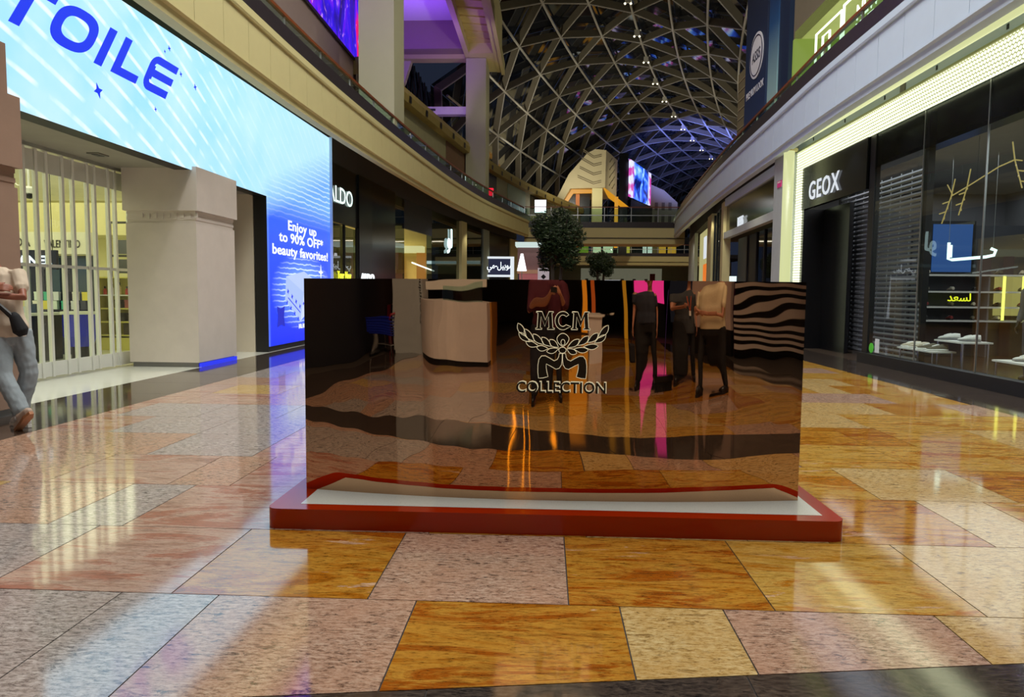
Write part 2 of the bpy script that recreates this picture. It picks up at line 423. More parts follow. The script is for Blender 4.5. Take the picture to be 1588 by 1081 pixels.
# ------------------------------------------------------------------ balcony edges (left and right), one panel after another
LP = catmull([(-5.36, -9), (-5.36, 0), (-5.36, 8), (-5.36, 13), (-5.3, 16.5), (-5.15, 20), (-4.85, 25), (-4.3, 32), (-3.45, 39), (-2.2, 46), (-1.1, 51.5)], 0.25)
RP = catmull([(5.95, -9), (5.95, 0), (5.97, 8), (6.03, 12.5), (6.1, 17), (6.32, 21.5), (6.55, 26), (6.95, 32), (7.65, 40.5), (8.4, 48.3), (9.2, 54)], 0.25)
def sgn_prof(prof, s): return [(o * s, z) for o, z in prof]
def balcony(side, path, s, mat_panel, every, zb):
    root = struct('wall_balcony_' + side, None, None, (path[0][0], path[0][1], 5.2))
    def rib(name, prof, mat, parent, p): return MB().sweep(sgn_prof(prof, s), p).build(name, mat, parent)
    # hidden slab behind the panels and the soffit
    rib('slab', [(-0.12, zb + 0.05), (-0.12, 6.42), (-6.5, 6.42), (-6.5, 6.25), (-0.3, 6.25), (-0.3, zb + 0.05)], mat_panel, root, path[::4])
    # panels: upper lip, tall field, stepped lower lip
    n = every
    for i in range(0, len(path) - n, n):
        seg = path[i:i + n + 1]; q = [seg[0]] + seg[1:-1] + [seg[-1]]
        d = Vector(q[1]) - Vector(q[0]); q[0] = tuple(Vector(q[0]) + d * 0.055)
        if path[i][1] < 5: continue
        rib('fascia_panel', [(-0.06, 5.5), (0.0, 5.5), (0.0, 6.27), (-0.06, 6.27)], mat_panel, root, q)
    for nm, pr in (('upper_lip', [(-0.1, 6.28), (0.035, 6.28), (0.05, 6.32), (0.05, 6.45), (-0.3, 6.45)]),
                   ('lower_lip', [(-0.1, 5.49), (0.03, 5.49), (0.03, zb + 0.15), (-0.03, zb + 0.13), (-0.03, zb), (-0.16, zb), (-0.16, zb + 0.13)]),):
        rib(nm, pr, mat_panel, root, path[::2])
    rib('granite_band', [(-0.02, 6.452), (-0.02, 6.83), (-0.5, 6.86), (-0.5, 6.452)], GRANB, root, path[::2])
    rail = struct('trim_railing_' + side, None, None, (path[0][0], path[0][1], 6.8))
    m = 9
    for i in range(0, len(path) - m, m):
        if path[i][1] < 6: continue
        seg = offset_path(path, 0)[i:i + m + 1]
        d = Vector(seg[1]) - Vector(seg[0]); seg[0] = tuple(Vector(seg[0]) + d * 0.08)
        rib('glass_pane', [(-0.38, 6.805), (-0.38, 7.32), (-0.395, 7.32), (-0.395, 6.805)], GLASSG, rail, seg)
        a = offset_path(path, -0.39 * s)[i]
        MB().bar((a[0], a[1], 6.8), (a[0], a[1], 7.32), 0.03, 0.05).build('post', SILVER, rail)
    rib('handrail', [(-0.34, 7.325), (-0.34, 7.39), (-0.43, 7.39), (-0.43, 7.325)], WOODR, rail, path[::2])
    return root
balcony('left', LP, 1, CREAM, 4, 5.32)
balcony('right', RP, -1, WHITEP, 4, 5.3)
# ------------------------------------------------------------------ left: beauty shop with the big LED portal
def led_material():
    t = NT('led_portal_picture'); g = t.n('ShaderNodeNewGeometry'); sp = t.n('ShaderNodeSeparateXYZ'); t.l(g.outputs['Position'], sp.inputs[0])
    y, z = sp.outputs[1], sp.outputs[2]
    # soft diagonal ripples of white dashes on pale blue
    u = t.math('ADD', t.math('MULTIPLY', z, 2.3), t.math('MULTIPLY', t.math('POWER', t.math('MULTIPLY', t.math('SUBTRACT', y, 2.0), 0.11), 2.0), 4.2))
    st = t.math('SINE', t.math('MULTIPLY', u, 7.5))
    cx = t.n('ShaderNodeCombineXYZ'); t.l(y, cx.inputs[0]); t.l(z, cx.inputs[1])
    nz = t.noise(cx.outputs[0], 0.9, 3); dash = t.noise(cx.outputs[0], 2.4, 2)
    stripe = t.math('MULTIPLY', t.ramp(st, [(0.62, 0.0), (0.95, 1.0)]), t.ramp(dash, [(0.36, 0.0), (0.56, 1.0)]))
    stripe = t.math('MULTIPLY', stripe, t.ramp(t.math('MULTIPLY', t.math('SUBTRACT', y, 4.0), 0.06), [(0.0, 1.0), (0.55, 0.85), (0.72, 0.15)]))
    sky = t.mix(t.ramp(nz, [(0.3, 0.0), (0.7, 1.0)]), lin((150, 216, 250)), lin((186, 228, 252)))
    sky = t.mix(t.ramp(t.math('MULTIPLY', t.math('SUBTRACT', y, 12.0), 0.1), [(0.0, 0.0), (0.9, 1.0)]), sky, lin((176, 222, 250)))
    top = t.mix(t.math('MULTIPLY', stripe, 0.9), sky, lin((236, 250, 255)))
    # leg: deep blue below, horizontal ripples above, glow behind the gift box
    dy = t.math('MULTIPLY', t.math('SUBTRACT', y, 19.3), 0.42); dz = t.math('MULTIPLY', t.math('SUBTRACT', z, 1.45), 0.95)
    rr = t.math('SQRT', t.math('ADD', t.math('MULTIPLY', dy, dy), t.math('MULTIPLY', dz, dz)))
    hs = t.math('SINE', t.math('ADD', t.math('MULTIPLY', z, 46.0), t.math('MULTIPLY', dash, 5.0)))
    glow = t.ramp(rr, [(0.25, 1.0), (1.0, 0.0)]); rip = t.math('MULTIPLY', t.ramp(hs, [(0.45, 0.0), (0.95, 1.0)]), t.ramp(rr, [(0.6, 1.0), (1.15, 0.0)]))
    deep = t.mix(t.ramp(t.math('MULTIPLY', z, 0.26), [(0.0, 0.0), (0.6, 0.35), (0.78, 0.55)]), lin((16, 44, 236)), lin((66, 120, 246)))
    deep = t.mix(t.math('MULTIPLY', glow, 0.55), deep, lin((150, 205, 255)))
    deep = t.mix(t.math('MULTIPLY', rip, 0.8), deep, lin((225, 245, 255)))
    up = t.math('MULTIPLY', t.ramp(hs, [(0.4, 0.0), (0.9, 1.0)]), 0.55)
    midc = t.mix(up, lin((110, 166, 250)), lin((220, 240, 255)))
    e1 = t.math('ADD', z, t.math('MULTIPLY', t.math('SUBTRACT', 21.7, y), 0.32))   # slanted edge where the ripples begin
    k1 = t.ramp(t.math('MULTIPLY', t.math('SUBTRACT', e1, 4.2), 0.5), [(0.25, 0.0), (0.75, 1.0)])
    k0 = t.ramp(t.math('MULTIPLY', t.math('SUBTRACT', z, 3.0), 0.9), [(0.15, 0.0), (0.75, 1.0)])
    leg = t.mix(k0, deep, midc)
    inleg = t.ramp(t.math('MULTIPLY', t.math('SUBTRACT', y, 16.3), 1.0), [(0.0, 0.0), (0.6, 1.0)])
    col = t.mix(t.math('MULTIPLY', inleg, t.math('SUBTRACT', 1.0, k1)), top, leg)
    t.bsdf((0.01, 0.01, 0.012), 0.25, emit=col, estr=1.2); return t.m
led = thing('led_portal_screen', (-6.55, 16.8, 0), 'giant pale blue LED portal over the beauty shop with blue lettering', 'screen')
YL0, YL1 = 4.2, 21.7
MB().prism([(YL0, 3.66), (16.8, 3.66), (16.8, 0.13), (YL1, 0.13), (YL1, 6.02), (YL0, 5.76)], (-6.55, 0, 0), YP, ZP, -0.02, 0.0).build('display_panel', led_material(), led)
MB().prism([(YL0, 3.66), (16.8, 3.66), (16.8, 0.0), (YL1, 0.0), (YL1, 6.3), (YL0, 6.3)], (-6.575, 0, 0), YP, ZP, -0.3, 0.0).build('housing', BLACKM, led)
BLUE = EM('blue_screen_ink', (30, 58, 250), 0.95)
def led_shape(name, polys, mat=BLUE, d=0.006, sl=0.0):
    mb = MB()
    for p in polys: mb.prism([(q[0] + sl * (q[1] - 4.7), q[1]) for q in p], (-6.55, 0, 0), YP, ZP, 0.001, d)
    o = mb.build(name, mat, led); return o
# letters T O I L E (wide grotesque), drawn stroke by stroke
def ring(y0, y1, z0, z1, st, n=40, p=2.6):
    cy, cz, a, b = (y0 + y1) / 2, (z0 + z1) / 2, (y1 - y0) / 2, (z1 - z0) / 2
    def se(t, a, b): c, s = math.cos(t), math.sin(t); return (cy + a * math.copysign(abs(c) ** (2 / p), c), cz + b * math.copysign(abs(s) ** (2 / p), s))
    out = []
    for i in range(n):
        t0, t1 = 2 * math.pi * i / n, 2 * math.pi * (i + 1) / n
        out.append([se(t0, a - st * 1.25, b - st), se(t0, a, b), se(t1, a, b), se(t1, a - st * 1.25, b - st)])
    return out
led_shape('letter', [[(8.72, 4.68), (8.90, 4.68), (8.90, 5.2), (9.24, 5.2), (9.24, 5.34), (8.3, 5.34), (8.3, 5.2), (8.72, 5.2)]], sl=0.68)
led_shape('letter', ring(9.32, 10.2, 4.70, 5.36, 0.145), sl=0.68)
led_shape('letter', [[(10.36, 4.70), (10.54, 4.70), (10.54, 5.35), (10.36, 5.35)]], sl=0.68)
led_shape('letter', [[(10.76, 4.70), (11.42, 4.70), (11.42, 4.84), (10.94, 4.84), (10.94, 5.35), (10.76, 5.35)]], sl=0.68)
arc = lambda cy, cz, r0, r1, a0, a1: [[(cy + r0 * math.cos(R(a0 + (a1 - a0) * i / 5)), cz + r0 * math.sin(R(a0 + (a1 - a0) * i / 5))), (cy + r1 * math.cos(R(a0 + (a1 - a0) * i / 5)), cz + r1 * math.sin(R(a0 + (a1 - a0) * i / 5))), (cy + r1 * math.cos(R(a0 + (a1 - a0) * (i + 1) / 5)), cz + r1 * math.sin(R(a0 + (a1 - a0) * (i + 1) / 5))), (cy + r0 * math.cos(R(a0 + (a1 - a0) * (i + 1) / 5)), cz + r0 * math.sin(R(a0 + (a1 - a0) * (i + 1) / 5)))] for i in range(5)]
led_shape('letter', [[(q[0] - 0.26, q[1]) for q in pp_] for pp_ in [[(12.02, 5.22), (12.62, 5.22), (12.62, 5.36), (12.02, 5.36)], [(12.0, 4.96), (12.6, 4.96), (12.6, 5.10), (12.0, 5.10)], [(12.02, 4.70), (12.58, 4.70), (12.58, 4.84), (12.02, 4.84)], [(11.82, 4.9), (12.0, 4.9), (12.0, 5.16), (11.82, 5.16)]]
          + arc(12.02, 5.16, 0.06, 0.2, 90, 180) + arc(12.02, 4.90, 0.06, 0.2, 180, 270)], sl=0.68)
def star(cy, cz, r, q=0.35, rot=0): return [[(cy + (r if i % 2 == 0 else r * q) * math.cos(R(rot + 45 * i)), cz + (r if i % 2 == 0 else r * q) * math.sin(R(rot + 45 * i))) for i in range(8)]]
for cy, cz, r_ in ((10.45, 4.33, 0.11), (12.88, 5.28, 0.05), (13.4, 5.2, 0.06), (12.5, 5.6, 0.05), (12.0, 4.45, 0.04), (12.35, 5.5, 0.03)):
    led_shape('star', star(cy, cz, r_, 0.4, 20))
led_shape('star', star(17.55, 0.82, 0.36, 0.55, 45), EM('blue_screen_star', (20, 40, 210), 0.9))
led_shape('star', star(20.75, 2.0, 0.22, 0.3), EM('white_screen_star', (240, 246, 255), 1.1))
PALEB = EM('pale_box_face', (176, 200, 250), 1.0); PALEC = EM('paler_box_face', (206, 220, 255), 1.05); PALED = EM('pale_box_top', (190, 210, 252), 1.0)
bx = [[(17.95, 1.95), (18.2, 2.02), (19.2, 1.35), (19.1, 0.85)]]
led_shape('gift_box', [[(17.95, 1.82), (17.85, 1.22), (18.95, 0.66), (19.25, 1.42)]], PALEB)
led_shape('gift_box', [[(17.95, 1.82), (19.25, 1.42), (20.2, 1.75), (19.3, 1.98)]], PALED)
led_shape('gift_box', [[(19.25, 1.42), (18.95, 0.66), (19.9, 1.0), (20.2, 1.75)]], PALEC)
for i in range(4):
    led_shape('star', star(18.05 + i * 0.29, 1.44 - i * 0.13, 0.075, 0.5, 15), BLUE, 0.009)
    led_shape('star', star(17.98 + i * 0.27, 1.17 - i * 0.145, 0.06, 0.5, 15), BLUE, 0.009)
    led_shape('star', star(19.2 + i * 0.2, 1.12 + (i % 2) * 0.2, 0.06, 0.5, 15), BLUE, 0.009)
led_shape('ribbon', [[(18.05, 1.30), (18.05, 1.27), (18.95, 0.87), (18.95, 0.90)]], BLUE, 0.009)
WINK = EM('white_screen_ink', (245, 250, 255), 1.15)
for s_, zz, sz in (('Enjoy up', 2.98, 0.34), ('to 90% OFF*', 2.66, 0.34), ('beauty favorites!', 2.33, 0.34)):
    text('letter', s_, sz, (-6.548, 19.25, zz + 0.02), YP, WINK, led, 0.003, 0.008, 'CENTER', 1.85, 1.04, split=True)
text('letter', '10.10 HPS', 0.16, (-6.548, 18.8, 0.47), YP, WINK, led, 0.003, 0.006, 'LEFT', 1.5)
MB().box(-6.6, -6.47, YL1, YL1 + 0.03, 0.0, 6.05).build('edge_trim', M('white_edge', (205, 225, 245), 0.3), led)

def pillar(name, label, x0, x1, y0, y1, top, mat, inscr=True):
    o = thing(name, ((x0 + x1) / 2, (y0 + y1) / 2, 0), label, 'pillar')
    MB().box(x0 + 0.04, x1 - 0.04, y0 + 0.04, y1 - 0.04, 0.0, 0.09).build('plinth', M('grey_plinth', (128, 126, 126), 0.4), o)
    MB().box(x0, x1, y0, y1, 0.09, top - 1.02).build('shaft', mat, o)
    for k in range(4): MB().box(x0 + 0.02 - 0.008 * (k % 2), x1 - 0.02 + 0.008 * (k % 2), y0 + 0.02 - 0.008 * (k % 2), y1 - 0.02 + 0.008 * (k % 2), top - 1.02 + k * 0.055, top - 1.02 + (k + 1) * 0.055).build('frieze', mat, o)
    MB().box(x0 - 0.03, x1 + 0.05, y0 - 0.05, y1 + 0.03, top - 0.80, top).build('capital', mat, o)
    return o
pl = pillar('stone_pillar', 'pale limestone pillar with a heavy block capital beside the beauty shop shutter', -7.86, -6.52, 13.25, 14.9, 3.72, STONE)
MB().box(-6.545, -6.50, 13.3, 14.86, 0.0, 0.075).build('glow_strip', EM('blue_glow_strip', (30, 50, 240), 1.0), pl)  # emissive strip put in for the blue along the pillar foot
for k in range(9):
    MB().box(-7.6 + k * 0.13, -7.53 + k * 0.13, 13.252, 13.275, 2.79 - 0.02 * (k % 2), 2.88).build('inscription', STONE, pl)
p2 = pillar('stone_pillar', 'brown stone pillar at the left edge behind the leaning person', -7.86, -6.08, 5.9, 8.12, 3.62, STONE2)
struct('wall_left_pillar_top', MB().box(-6.5, -6.12, 5.9, 8.08, 3.62, 4.2), STONE2)
# ceiling over the recessed entrance
struct('ceiling_entrance', MB().box(-8.4, -6.6, 5.0, 16.8, 3.70, 3.8), M('grey_soffit', (150, 146, 134), 0.8))
vent = thing('soffit_vent', (-7.5, 11.9, 3.68), 'small flush slot vent in the shop entrance soffit', 'vent')
MB().box(-7.6, -7.4, 11.75, 12.05, 3.68, 3.70).build('frame', M('vent_grey', (120, 118, 110), 0.6), vent); MB().box(-7.55, -7.45, 11.8, 12.0, 3.675, 3.68).build('slot', BLACKM, vent)
# niche to the right of the pillar
struct('wall_niche', MB().box(-8.3, -7.5, 16.1, 16.8, 0.12, 3.7).box(-8.4, -8.2, 14.9, 16.2, 0, 3.7), BEIGEP)
struct('baseboard_niche', MB().box(-8.3, -7.48, 16.08, 16.8, 0, 0.12), M('brown_skirting', (118, 104, 90), 0.6))
struct('wall_portal_leg', MB().box(-8.2, -6.9, 16.8, 21.7, 0, 6.0), BEIGEP)
# beauty shop shell
GLOW = M('yellow_cream_wall', (232, 226, 176), 0.6, var=0.04)
struct('wall_shop_back', MB().box(-16.2, -16, 5.5, 20.6, 0, 3.9), GLOW)
struct('wall_shop_far', MB().box(-16, -8.2, 20.4, 20.6, 0, 3.9), GLOW)
struct('wall_shop_near', MB().box(-16, -8.0, 5.4, 5.6, 0, 3.9), GLOW)
struct('ceiling_shop', MB().box(-16, -8.3, 5.5, 20.5, 3.8, 3.9), M('shop_ceiling', (226, 222, 200), 0.7))
struct('wall_shop_upper', MB().box(-16, -8.35, 18.9, 20.5, 2.9, 3.8), M('olive_panel', (214, 206, 150), 0.6))
area('shop_ceiling_light', (-12.0, 13.0, 3.75), (7, 13), 430, (1.0, 0.95, 0.68))
# folding shutter
sh = thing('folding_shutter', (-8.05, 12.0, 0), 'white folding shutter of clear panels closing the beauty shop entrance', 'shutter')
ys = [8.4, 8.9, 9.4, 9.85, 10.25, 10.53, 10.88, 11.12, 11.39, 11.74, 12.04, 12.39, 12.63, 12.99, 13.24, 13.64]
for i, yy in enumerate(ys):
    dx = 0.012 if i % 2 else -0.012
    MB().box(-8.08 + dx, -8.02 + dx, yy - 0.028, yy + 0.028, 0.02, 3.66).build('post', WHITE, sh)
    if i < len(ys) - 1:
        y2 = ys[i + 1]; dx2 = -dx
        for nm, z0, z1, m_ in (('kick_panel', 0.03, 0.27, WHITE), ('clear_panel', 0.27, 1.80, GLASS), ('cross_bar', 1.80, 1.85, WHITE), ('clear_panel', 1.85, 3.3, GLASS), ('head_panel', 3.3, 3.62, M('frosted_head', (206, 206, 196), 0.5))):
            th = 0.006 if m_ is GLASS else 0.02
            MB().bar((-8.05 + dx, yy + 0.03, (z0 + z1) / 2), (-8.05 + dx2, y2 - 0.03, (z0 + z1) / 2), th, z1 - z0).build(nm, m_, sh)
MB().box(-8.12, -7.98, 8.2, 13.8, 3.64, 3.70).build('top_rail', SILVER, sh)
# ------------------------------------------------------------------ goods inside the beauty shop
YEL = M('yellow_lacquer_shelf', (222, 214, 110), 0.4, var=0.04)
cab = thing('shelf_cabinet', (-10.0, 17.1, 0), 'yellow open shelf cabinet with perfume rows inside the beauty shop', 'cabinet')
MB().box(-10.8, -9.2, 17.2, 17.3, 0, 1.75).build('back_panel', YEL, cab)
for x in (-10.8, -9.24): MB().box(x, x + 0.05, 16.8, 17.2, 0, 1.75).build('side_panel', YEL, cab)
for z in (0.0, 0.34, 0.66, 0.98, 1.30, 1.72): MB().box(-10.8, -9.2, 16.78, 17.25, z, z + (0.3 if z == 0 else 0.03)).build('shelf', YEL if z != 1.30 else WHITE, cab)
def bottle(loc, h, r, col, label, cap=(30, 30, 34), group='perfume bottles in the beauty shop'):
    o = thing('perfume_bottle', loc, label, 'bottle', group)
    x, y, z = loc
    MB().lathe([(r, 0), (r, h * 0.62), (r * 0.35, h * 0.72), (r * 0.35, h * 0.76)], loc, 8).build('flask', M('flask_%d_%d_%d' % col, col, 0.12), o)
    MB().lathe([(r * 0.5, h * 0.76), (r * 0.5, h)], loc, 8).build('cap', M('cap_%d_%d_%d' % cap, cap, 0.3), o); return o
cols = [((196, 84, 70), 'red'), ((224, 200, 150), 'amber'), ((214, 120, 140), 'pink'), ((235, 232, 220), 'clear white'), ((190, 60, 60), 'dark red')]
ORD = ['first', 'second', 'third', 'fourth', 'fifth', 'sixth', 'seventh', 'eighth', 'ninth', 'tenth', 'eleventh', 'twelfth', 'thirteenth', 'fourteenth', 'fifteenth']
for i in range(8):
    c, w = cols[(i * 3) % 5]
    bottle((-10.65 + i * 0.18, 17.0, 1.33), 0.2 + 0.05 * (i % 3), 0.04, c, '%s perfume bottle, %s from the left on the white shelf of the yellow cabinet' % (w, ORD[i]))
def carton(loc, sx, sy, sz, col, label, group='small boxes on the yellow cabinet'):
    o = thing('product_box', loc, label, 'box', group); x, y, z = loc
    MB().box(x - sx / 2, x + sx / 2, y - sy / 2, y + sy / 2, z, z + sz * 0.8).build('carton', M('carton_%d_%d_%d' % col, col, 0.4), o)
    MB().box(x - sx / 2 - 0.004, x + sx / 2 + 0.004, y - sy / 2 - 0.004, y + sy / 2 + 0.004, z + sz * 0.8, z + sz).build('lid', M('carton_%d_%d_%d' % col, col, 0.4), o); return o
for i, (dx, z, c, w) in enumerate(((-0.35, 1.01, (70, 60, 56), 'dark brown'), (-0.1, 1.01, (190, 110, 110), 'dusty pink'), (-0.28, 0.69, (34, 34, 40), 'black'), (-0.02, 0.69, (60, 50, 60), 'plum black'), (-0.15, 0.37, (90, 80, 66), 'grey brown'), (0.12, 0.37, (26, 26, 30), 'tall black'))):
    carton((-10.2 + dx + 0.25, 17.0, z), 0.17, 0.14, 0.2 if i < 4 else 0.27, c, '%s carton on a lower shelf of the yellow cabinet' % w)
fr = thing('poster_stand', (-10.1, 17.36, 1.75), 'tall black poster stand above the yellow cabinet', 'stand')
for x in (-10.75, -9.3): MB().box(x, x + 0.06, 17.32, 17.4, 1.75, 3.1).build('upright', BLACKM, fr)
for z in (2.25, 3.06): MB().box(-10.75, -9.24, 17.32, 17.4, z, z + 0.05).build('cross_rail', BLACKM, fr)
for i in range(3):
    for z in (1.85, 2.32): MB().box(-10.5 + i * 0.42, -10.16 + i * 0.42, 17.33, 17.36, z, z + 0.34).build('picture', M('pic_%d' % i, [(70, 74, 80), (206, 190, 176), (120, 120, 120)][i], 0.4), fr)
# perfume island and counters
isl = thing('perfume_counter', (-10.4, 15.6, 0), 'navy perfume counter with a cream header sign inside the beauty shop', 'counter')
NAVY = M('navy_lacquer', (22, 30, 62), 0.25)
MB().box(-11.6, -10.1, 15.55, 15.85, 0, 1.0).build('body', NAVY, isl); MB().box(-11.6, -10.1, 15.75, 15.85, 1.0, 2.2).build('back_case', M('case_grey', (70, 84, 96), 0.3), isl)
MB().box(-11.9, -10.05, 15.5, 15.85, 2.22, 2.7).build('header', M('cream_header', (226, 224, 200), 0.5), isl)
text('letter', 'VALENTINO', 0.24, (-11.05, 15.49, 2.36), XP, BLACKM, isl, 0.005, 0.0, 'LEFT', 0.62)
text('letter', 'DA', 0.28, (-11.72, 15.49, 2.38), XP, BLACKM, isl, 0.005, 0.0, 'LEFT', 0.9)
for i in range(4): MB().box(-11.55 + i * 0.36, -11.24 + i * 0.36, 15.72, 15.76, 1.1, 2.15).build('showcase_pane', M('showcase_navy_%d' % (i % 2), [(26, 36, 70), (64, 84, 110)][i % 2], 0.2), isl)
for r_ in range(2):
    for i in range(6):
        c = [(236, 234, 226), (232, 220, 90), (226, 240, 234), (70, 190, 160), (220, 226, 236), (60, 66, 90)][(i + r_ * 2) % 6]
        w = ['white', 'yellow', 'mint white', 'green', 'icy white', 'navy'][(i + r_ * 2) % 6]
        carton((-11.4 + i * 0.22, 15.66 - 0.0, 1.0 + r_ * 0.22) if r_ == 0 else (-11.36 + i * 0.22, 15.66, 1.2), 0.12, 0.08, 0.19, c, '%s perfume box, %s in the %s row of the navy counter' % (w, ORD[i], 'lower' if r_ == 0 else 'upper'), 'perfume boxes on the navy counter')
dk = thing('round_desk', (-9.75, 14.2, 0), 'curved cobalt blue desk with a pale top behind the shutter', 'desk')
MB().lathe([(0.24, 0.3), (0.3, 0.5), (0.3, 0.95)], (-9.45, 14.2, 0), 20).build('drum', M('cobalt_gloss', (24, 44, 200), 0.15), dk)
MB().lathe([(0.34, 0.95), (0.34, 1.0)], (-9.45, 14.2, 0), 20).build('top', M('pale_desktop', (226, 232, 214), 0.3), dk)
MB().lathe([(0.16, 0), (0.16, 0.3)], (-9.45, 14.2, 0), 12).build('foot', BLACKM, dk)
ct = thing('makeup_counter', (-10.3, 12.6, 0), 'dark makeup counter with a pale lit top near the shutter', 'counter')
MB().box(-11.0, -10.1, 12.0, 14.6, 0, 0.92).build('body', M('deep_navy', (28, 38, 56), 0.25), ct); MB().box(-11.05, -10.05, 11.95, 14.65, 0.92, 0.97).build('top', M('pale_desktop', (226, 232, 214), 0.3), ct)
for i in range(8): carton((-10.45 + 0.12 * (i % 2), 12.3 + i * 0.26, 0.97), 0.14, 0.12, 0.13 + 0.05 * (i % 3), [(236, 236, 230), (226, 214, 90), (210, 226, 236), (48, 60, 90)][i % 4], '%s makeup box, %s from the near end of the dark makeup counter' % (['white', 'yellow', 'pale blue', 'navy'][i % 4], ORD[i]), 'makeup boxes on the dark counter')
sg = thing('hanging_lit_sign', (-10.9, 14.5, 1.9), 'dark blue hanging sign with glowing white capitals in the beauty shop', 'sign')
MB().box(-11.4, -10.1, 14.5, 14.58, 1.85, 2.25).build('panel', NAVY, sg)
text('letter', 'CHANEL', 0.26, (-10.75, 14.49, 1.95), XP, EM('sign_white_glow', (240, 250, 255), 1.6), sg, 0.006, 0.008, 'CENTER', 1.1)
for x in (-11.3, -10.2): MB().tube([(x, 14.54, 2.25), (x, 14.54, 3.8)], 0.008, 6).build('cable', BLACKM, sg)
dm = thing('dome_camera', (-9.3, 12.7, 3.1), 'white dome security camera hanging on a stem in the beauty shop', 'camera')
MB().tube([(-9.3, 12.7, 3.25), (-9.3, 12.7, 3.8)], 0.018, 8).build('stem', WHITE, dm)
MB().lathe([(0.05, 0.0), (0.1, 0.02), (0.1, 0.10), (0.05, 0.14)], (-9.3, 12.7, 3.14), 14).build('housing', WHITE, dm); MB().ell((-9.3, 12.7, 3.13), (0.08, 0.08, 0.07)).build('dome', M('dark_dome', (30, 30, 34), 0.1), dm, smooth=True)
ld = thing('wooden_ladder', (-9.4, 11.4, 0), 'wooden step ladder leaning beside the makeup counter behind the shutter', 'ladder')
for dx in (0.0, 0.16): MB().bar((-9.15 + dx, 11.3, 0.02), (-9.6 + dx, 11.5, 1.1), 0.05, 0.03).build('rail', WOODB, ld)
for k in range(4):
    f = 0.15 + k * 0.23; MB().bar((-9.15 - 0.45 * f, 11.3 + 0.2 * f, 0.02 + 1.08 * f), (-8.99 - 0.45 * f, 11.3 + 0.2 * f, 0.02 + 1.08 * f), 0.04, 0.025).build('rung', WOODB, ld)
cd = thing('cable_garland', (-10.4, 13, 3.8), 'white looping ceiling cables hanging near the dome camera', 'cable')
for k in range(3):
    MB().tube([(-9.2 - 0.5 * i * 0.3, 11.6 + k * 0.5 + i * 0.15, 3.75 - 0.35 * math.sin(math.pi * i / 10)) for i in range(11)], 0.01, 5).build('cable', WHITE, cd)

# ------------------------------------------------------------------ left: further shop fronts along the curve
FL = [(-6.6, 21.75), (-6.47, 24.59), (-6.36, 25.98), (-6.11, 28.89), (-5.97, 30.15), (-5.46, 34.26), (-4.77, 39.2), (-4.6, 40.18), (-3.94, 44.04), (-3.7, 45.43), (-2.62, 50.44), (-2.2, 52.5)]
def wallseg(a, b, z0, z1, th=0.1, off=0.0):
    d = Vector((b[0] - a[0], b[1] - a[1])).normalized(); n = Vector((d.y, -d.x)); mb = MB()
    q = [Vector(a) + n * off, Vector(b) + n * off, Vector(b) + n * (off - th), Vector(a) + n * (off - th)]
    return mb.prism([(p.x, p.y) for p in q], (0, 0, 0), XP, YP, z0, z1)
struct('wall_left_shops_back', MB().sweep([(-6.0, 0), (-6.0, 5.6), (-6.2, 5.6), (-6.2, 0)], FL), M('dim_shop_wall', (110, 104, 96), 0.7))
struct('wall_left_shop_head', MB().sweep([(-0.02, 5.3), (-0.02, 6.3), (-0.12, 6.3), (-0.12, 5.3)], FL), M('dark_shop_ceiling', (52, 52, 54), 0.7))
struct('ceiling_left_shops', MB().sweep([(-0.1, 5.3), (-0.1, 5.4), (-6, 5.4), (-6, 5.3)], FL), M('dark_shop_ceiling', (52, 52, 54), 0.7))
s1 = thing('shop_front', (-6.5, 23.3, 0), 'dark glazed shop front with glowing white four letter sign beside the LED portal', 'shop front')
wallseg(FL[0], FL[1], 3.6, 5.4).build('sign_board', BLACKP, s1); wallseg(FL[0], FL[1], 0.1, 3.55, 0.012, -0.05).build('glass_pane', GLASSD, s1); wallseg(FL[0], FL[1], 0, 0.1).build('sill', BLACKM, s1)
for f in (0.0, 0.5, 1.0):
    p = Vector(FL[0]) * (1 - f) + Vector(FL[1]) * f; MB().box(p.x - 0.05, p.x + 0.03, p.y - 0.03, p.y + 0.03, 0, 3.6).build('mullion', BLACKM, s1)
d1 = (Vector(FL[1]) - Vector(FL[0])).normalized()
text('letter', 'ALDO', 0.72, (FL[0][0] + 0.03, FL[0][1] - 0.12, 4.22), (d1.x, d1.y, 0), EM('sign_mint_glow', (226, 255, 246), 1.5), s1, 0.006, 0.0, 'LEFT', 1.2, split=True)
text('letter', 'ALDO', 0.42, (-6.0, 23.2, 1.75), (d1.x, d1.y, 0), EM('sign_white_glow', (240, 250, 255), 1.6), s1, 0.02, 0.012, 'LEFT', 1.3)
text('letter', 'Your New', 0.34, (-6.45, 22.1, 1.85), (d1.x, d1.y, 0), EM('yellow_neon', (236, 240, 40), 1.2), s1, 0.01, 0.006, 'LEFT', 0.9)
MB().box(-7.4, -7.3, 24.0, 24.25, 0.0, 3.0).build('light_column', EM('warm_light_column', (230, 220, 140), 0.6), s1)
for k in range(3): MB().box(-9.8, -9.7, 22.3 + k * 0.9, 23.0 + k * 0.9, 0.8, 2.4).build('wall_display', M('wall_display_%d' % k, [(120, 90, 70), (150, 150, 140), (90, 96, 110)][k], 0.5), s1)
s2 = thing('black_shop_panel', (-6.3, 26.7, 0), 'tall plain black shop wall between the two glazed fronts', 'wall panel')
wallseg(FL[1], FL[2], 0, 5.4, 0.15, 0.06).build('panel', BLACKP, s2); wallseg(FL[2], FL[3], 0, 5.4, 0.15, 0.03).build('panel', M('blue_black_panel', (12, 14, 24), 0.2), s2)
s3 = thing('shop_front', (-5.7, 32, 0), 'open lit shop with yellow wall and timber column on the left', 'shop front')
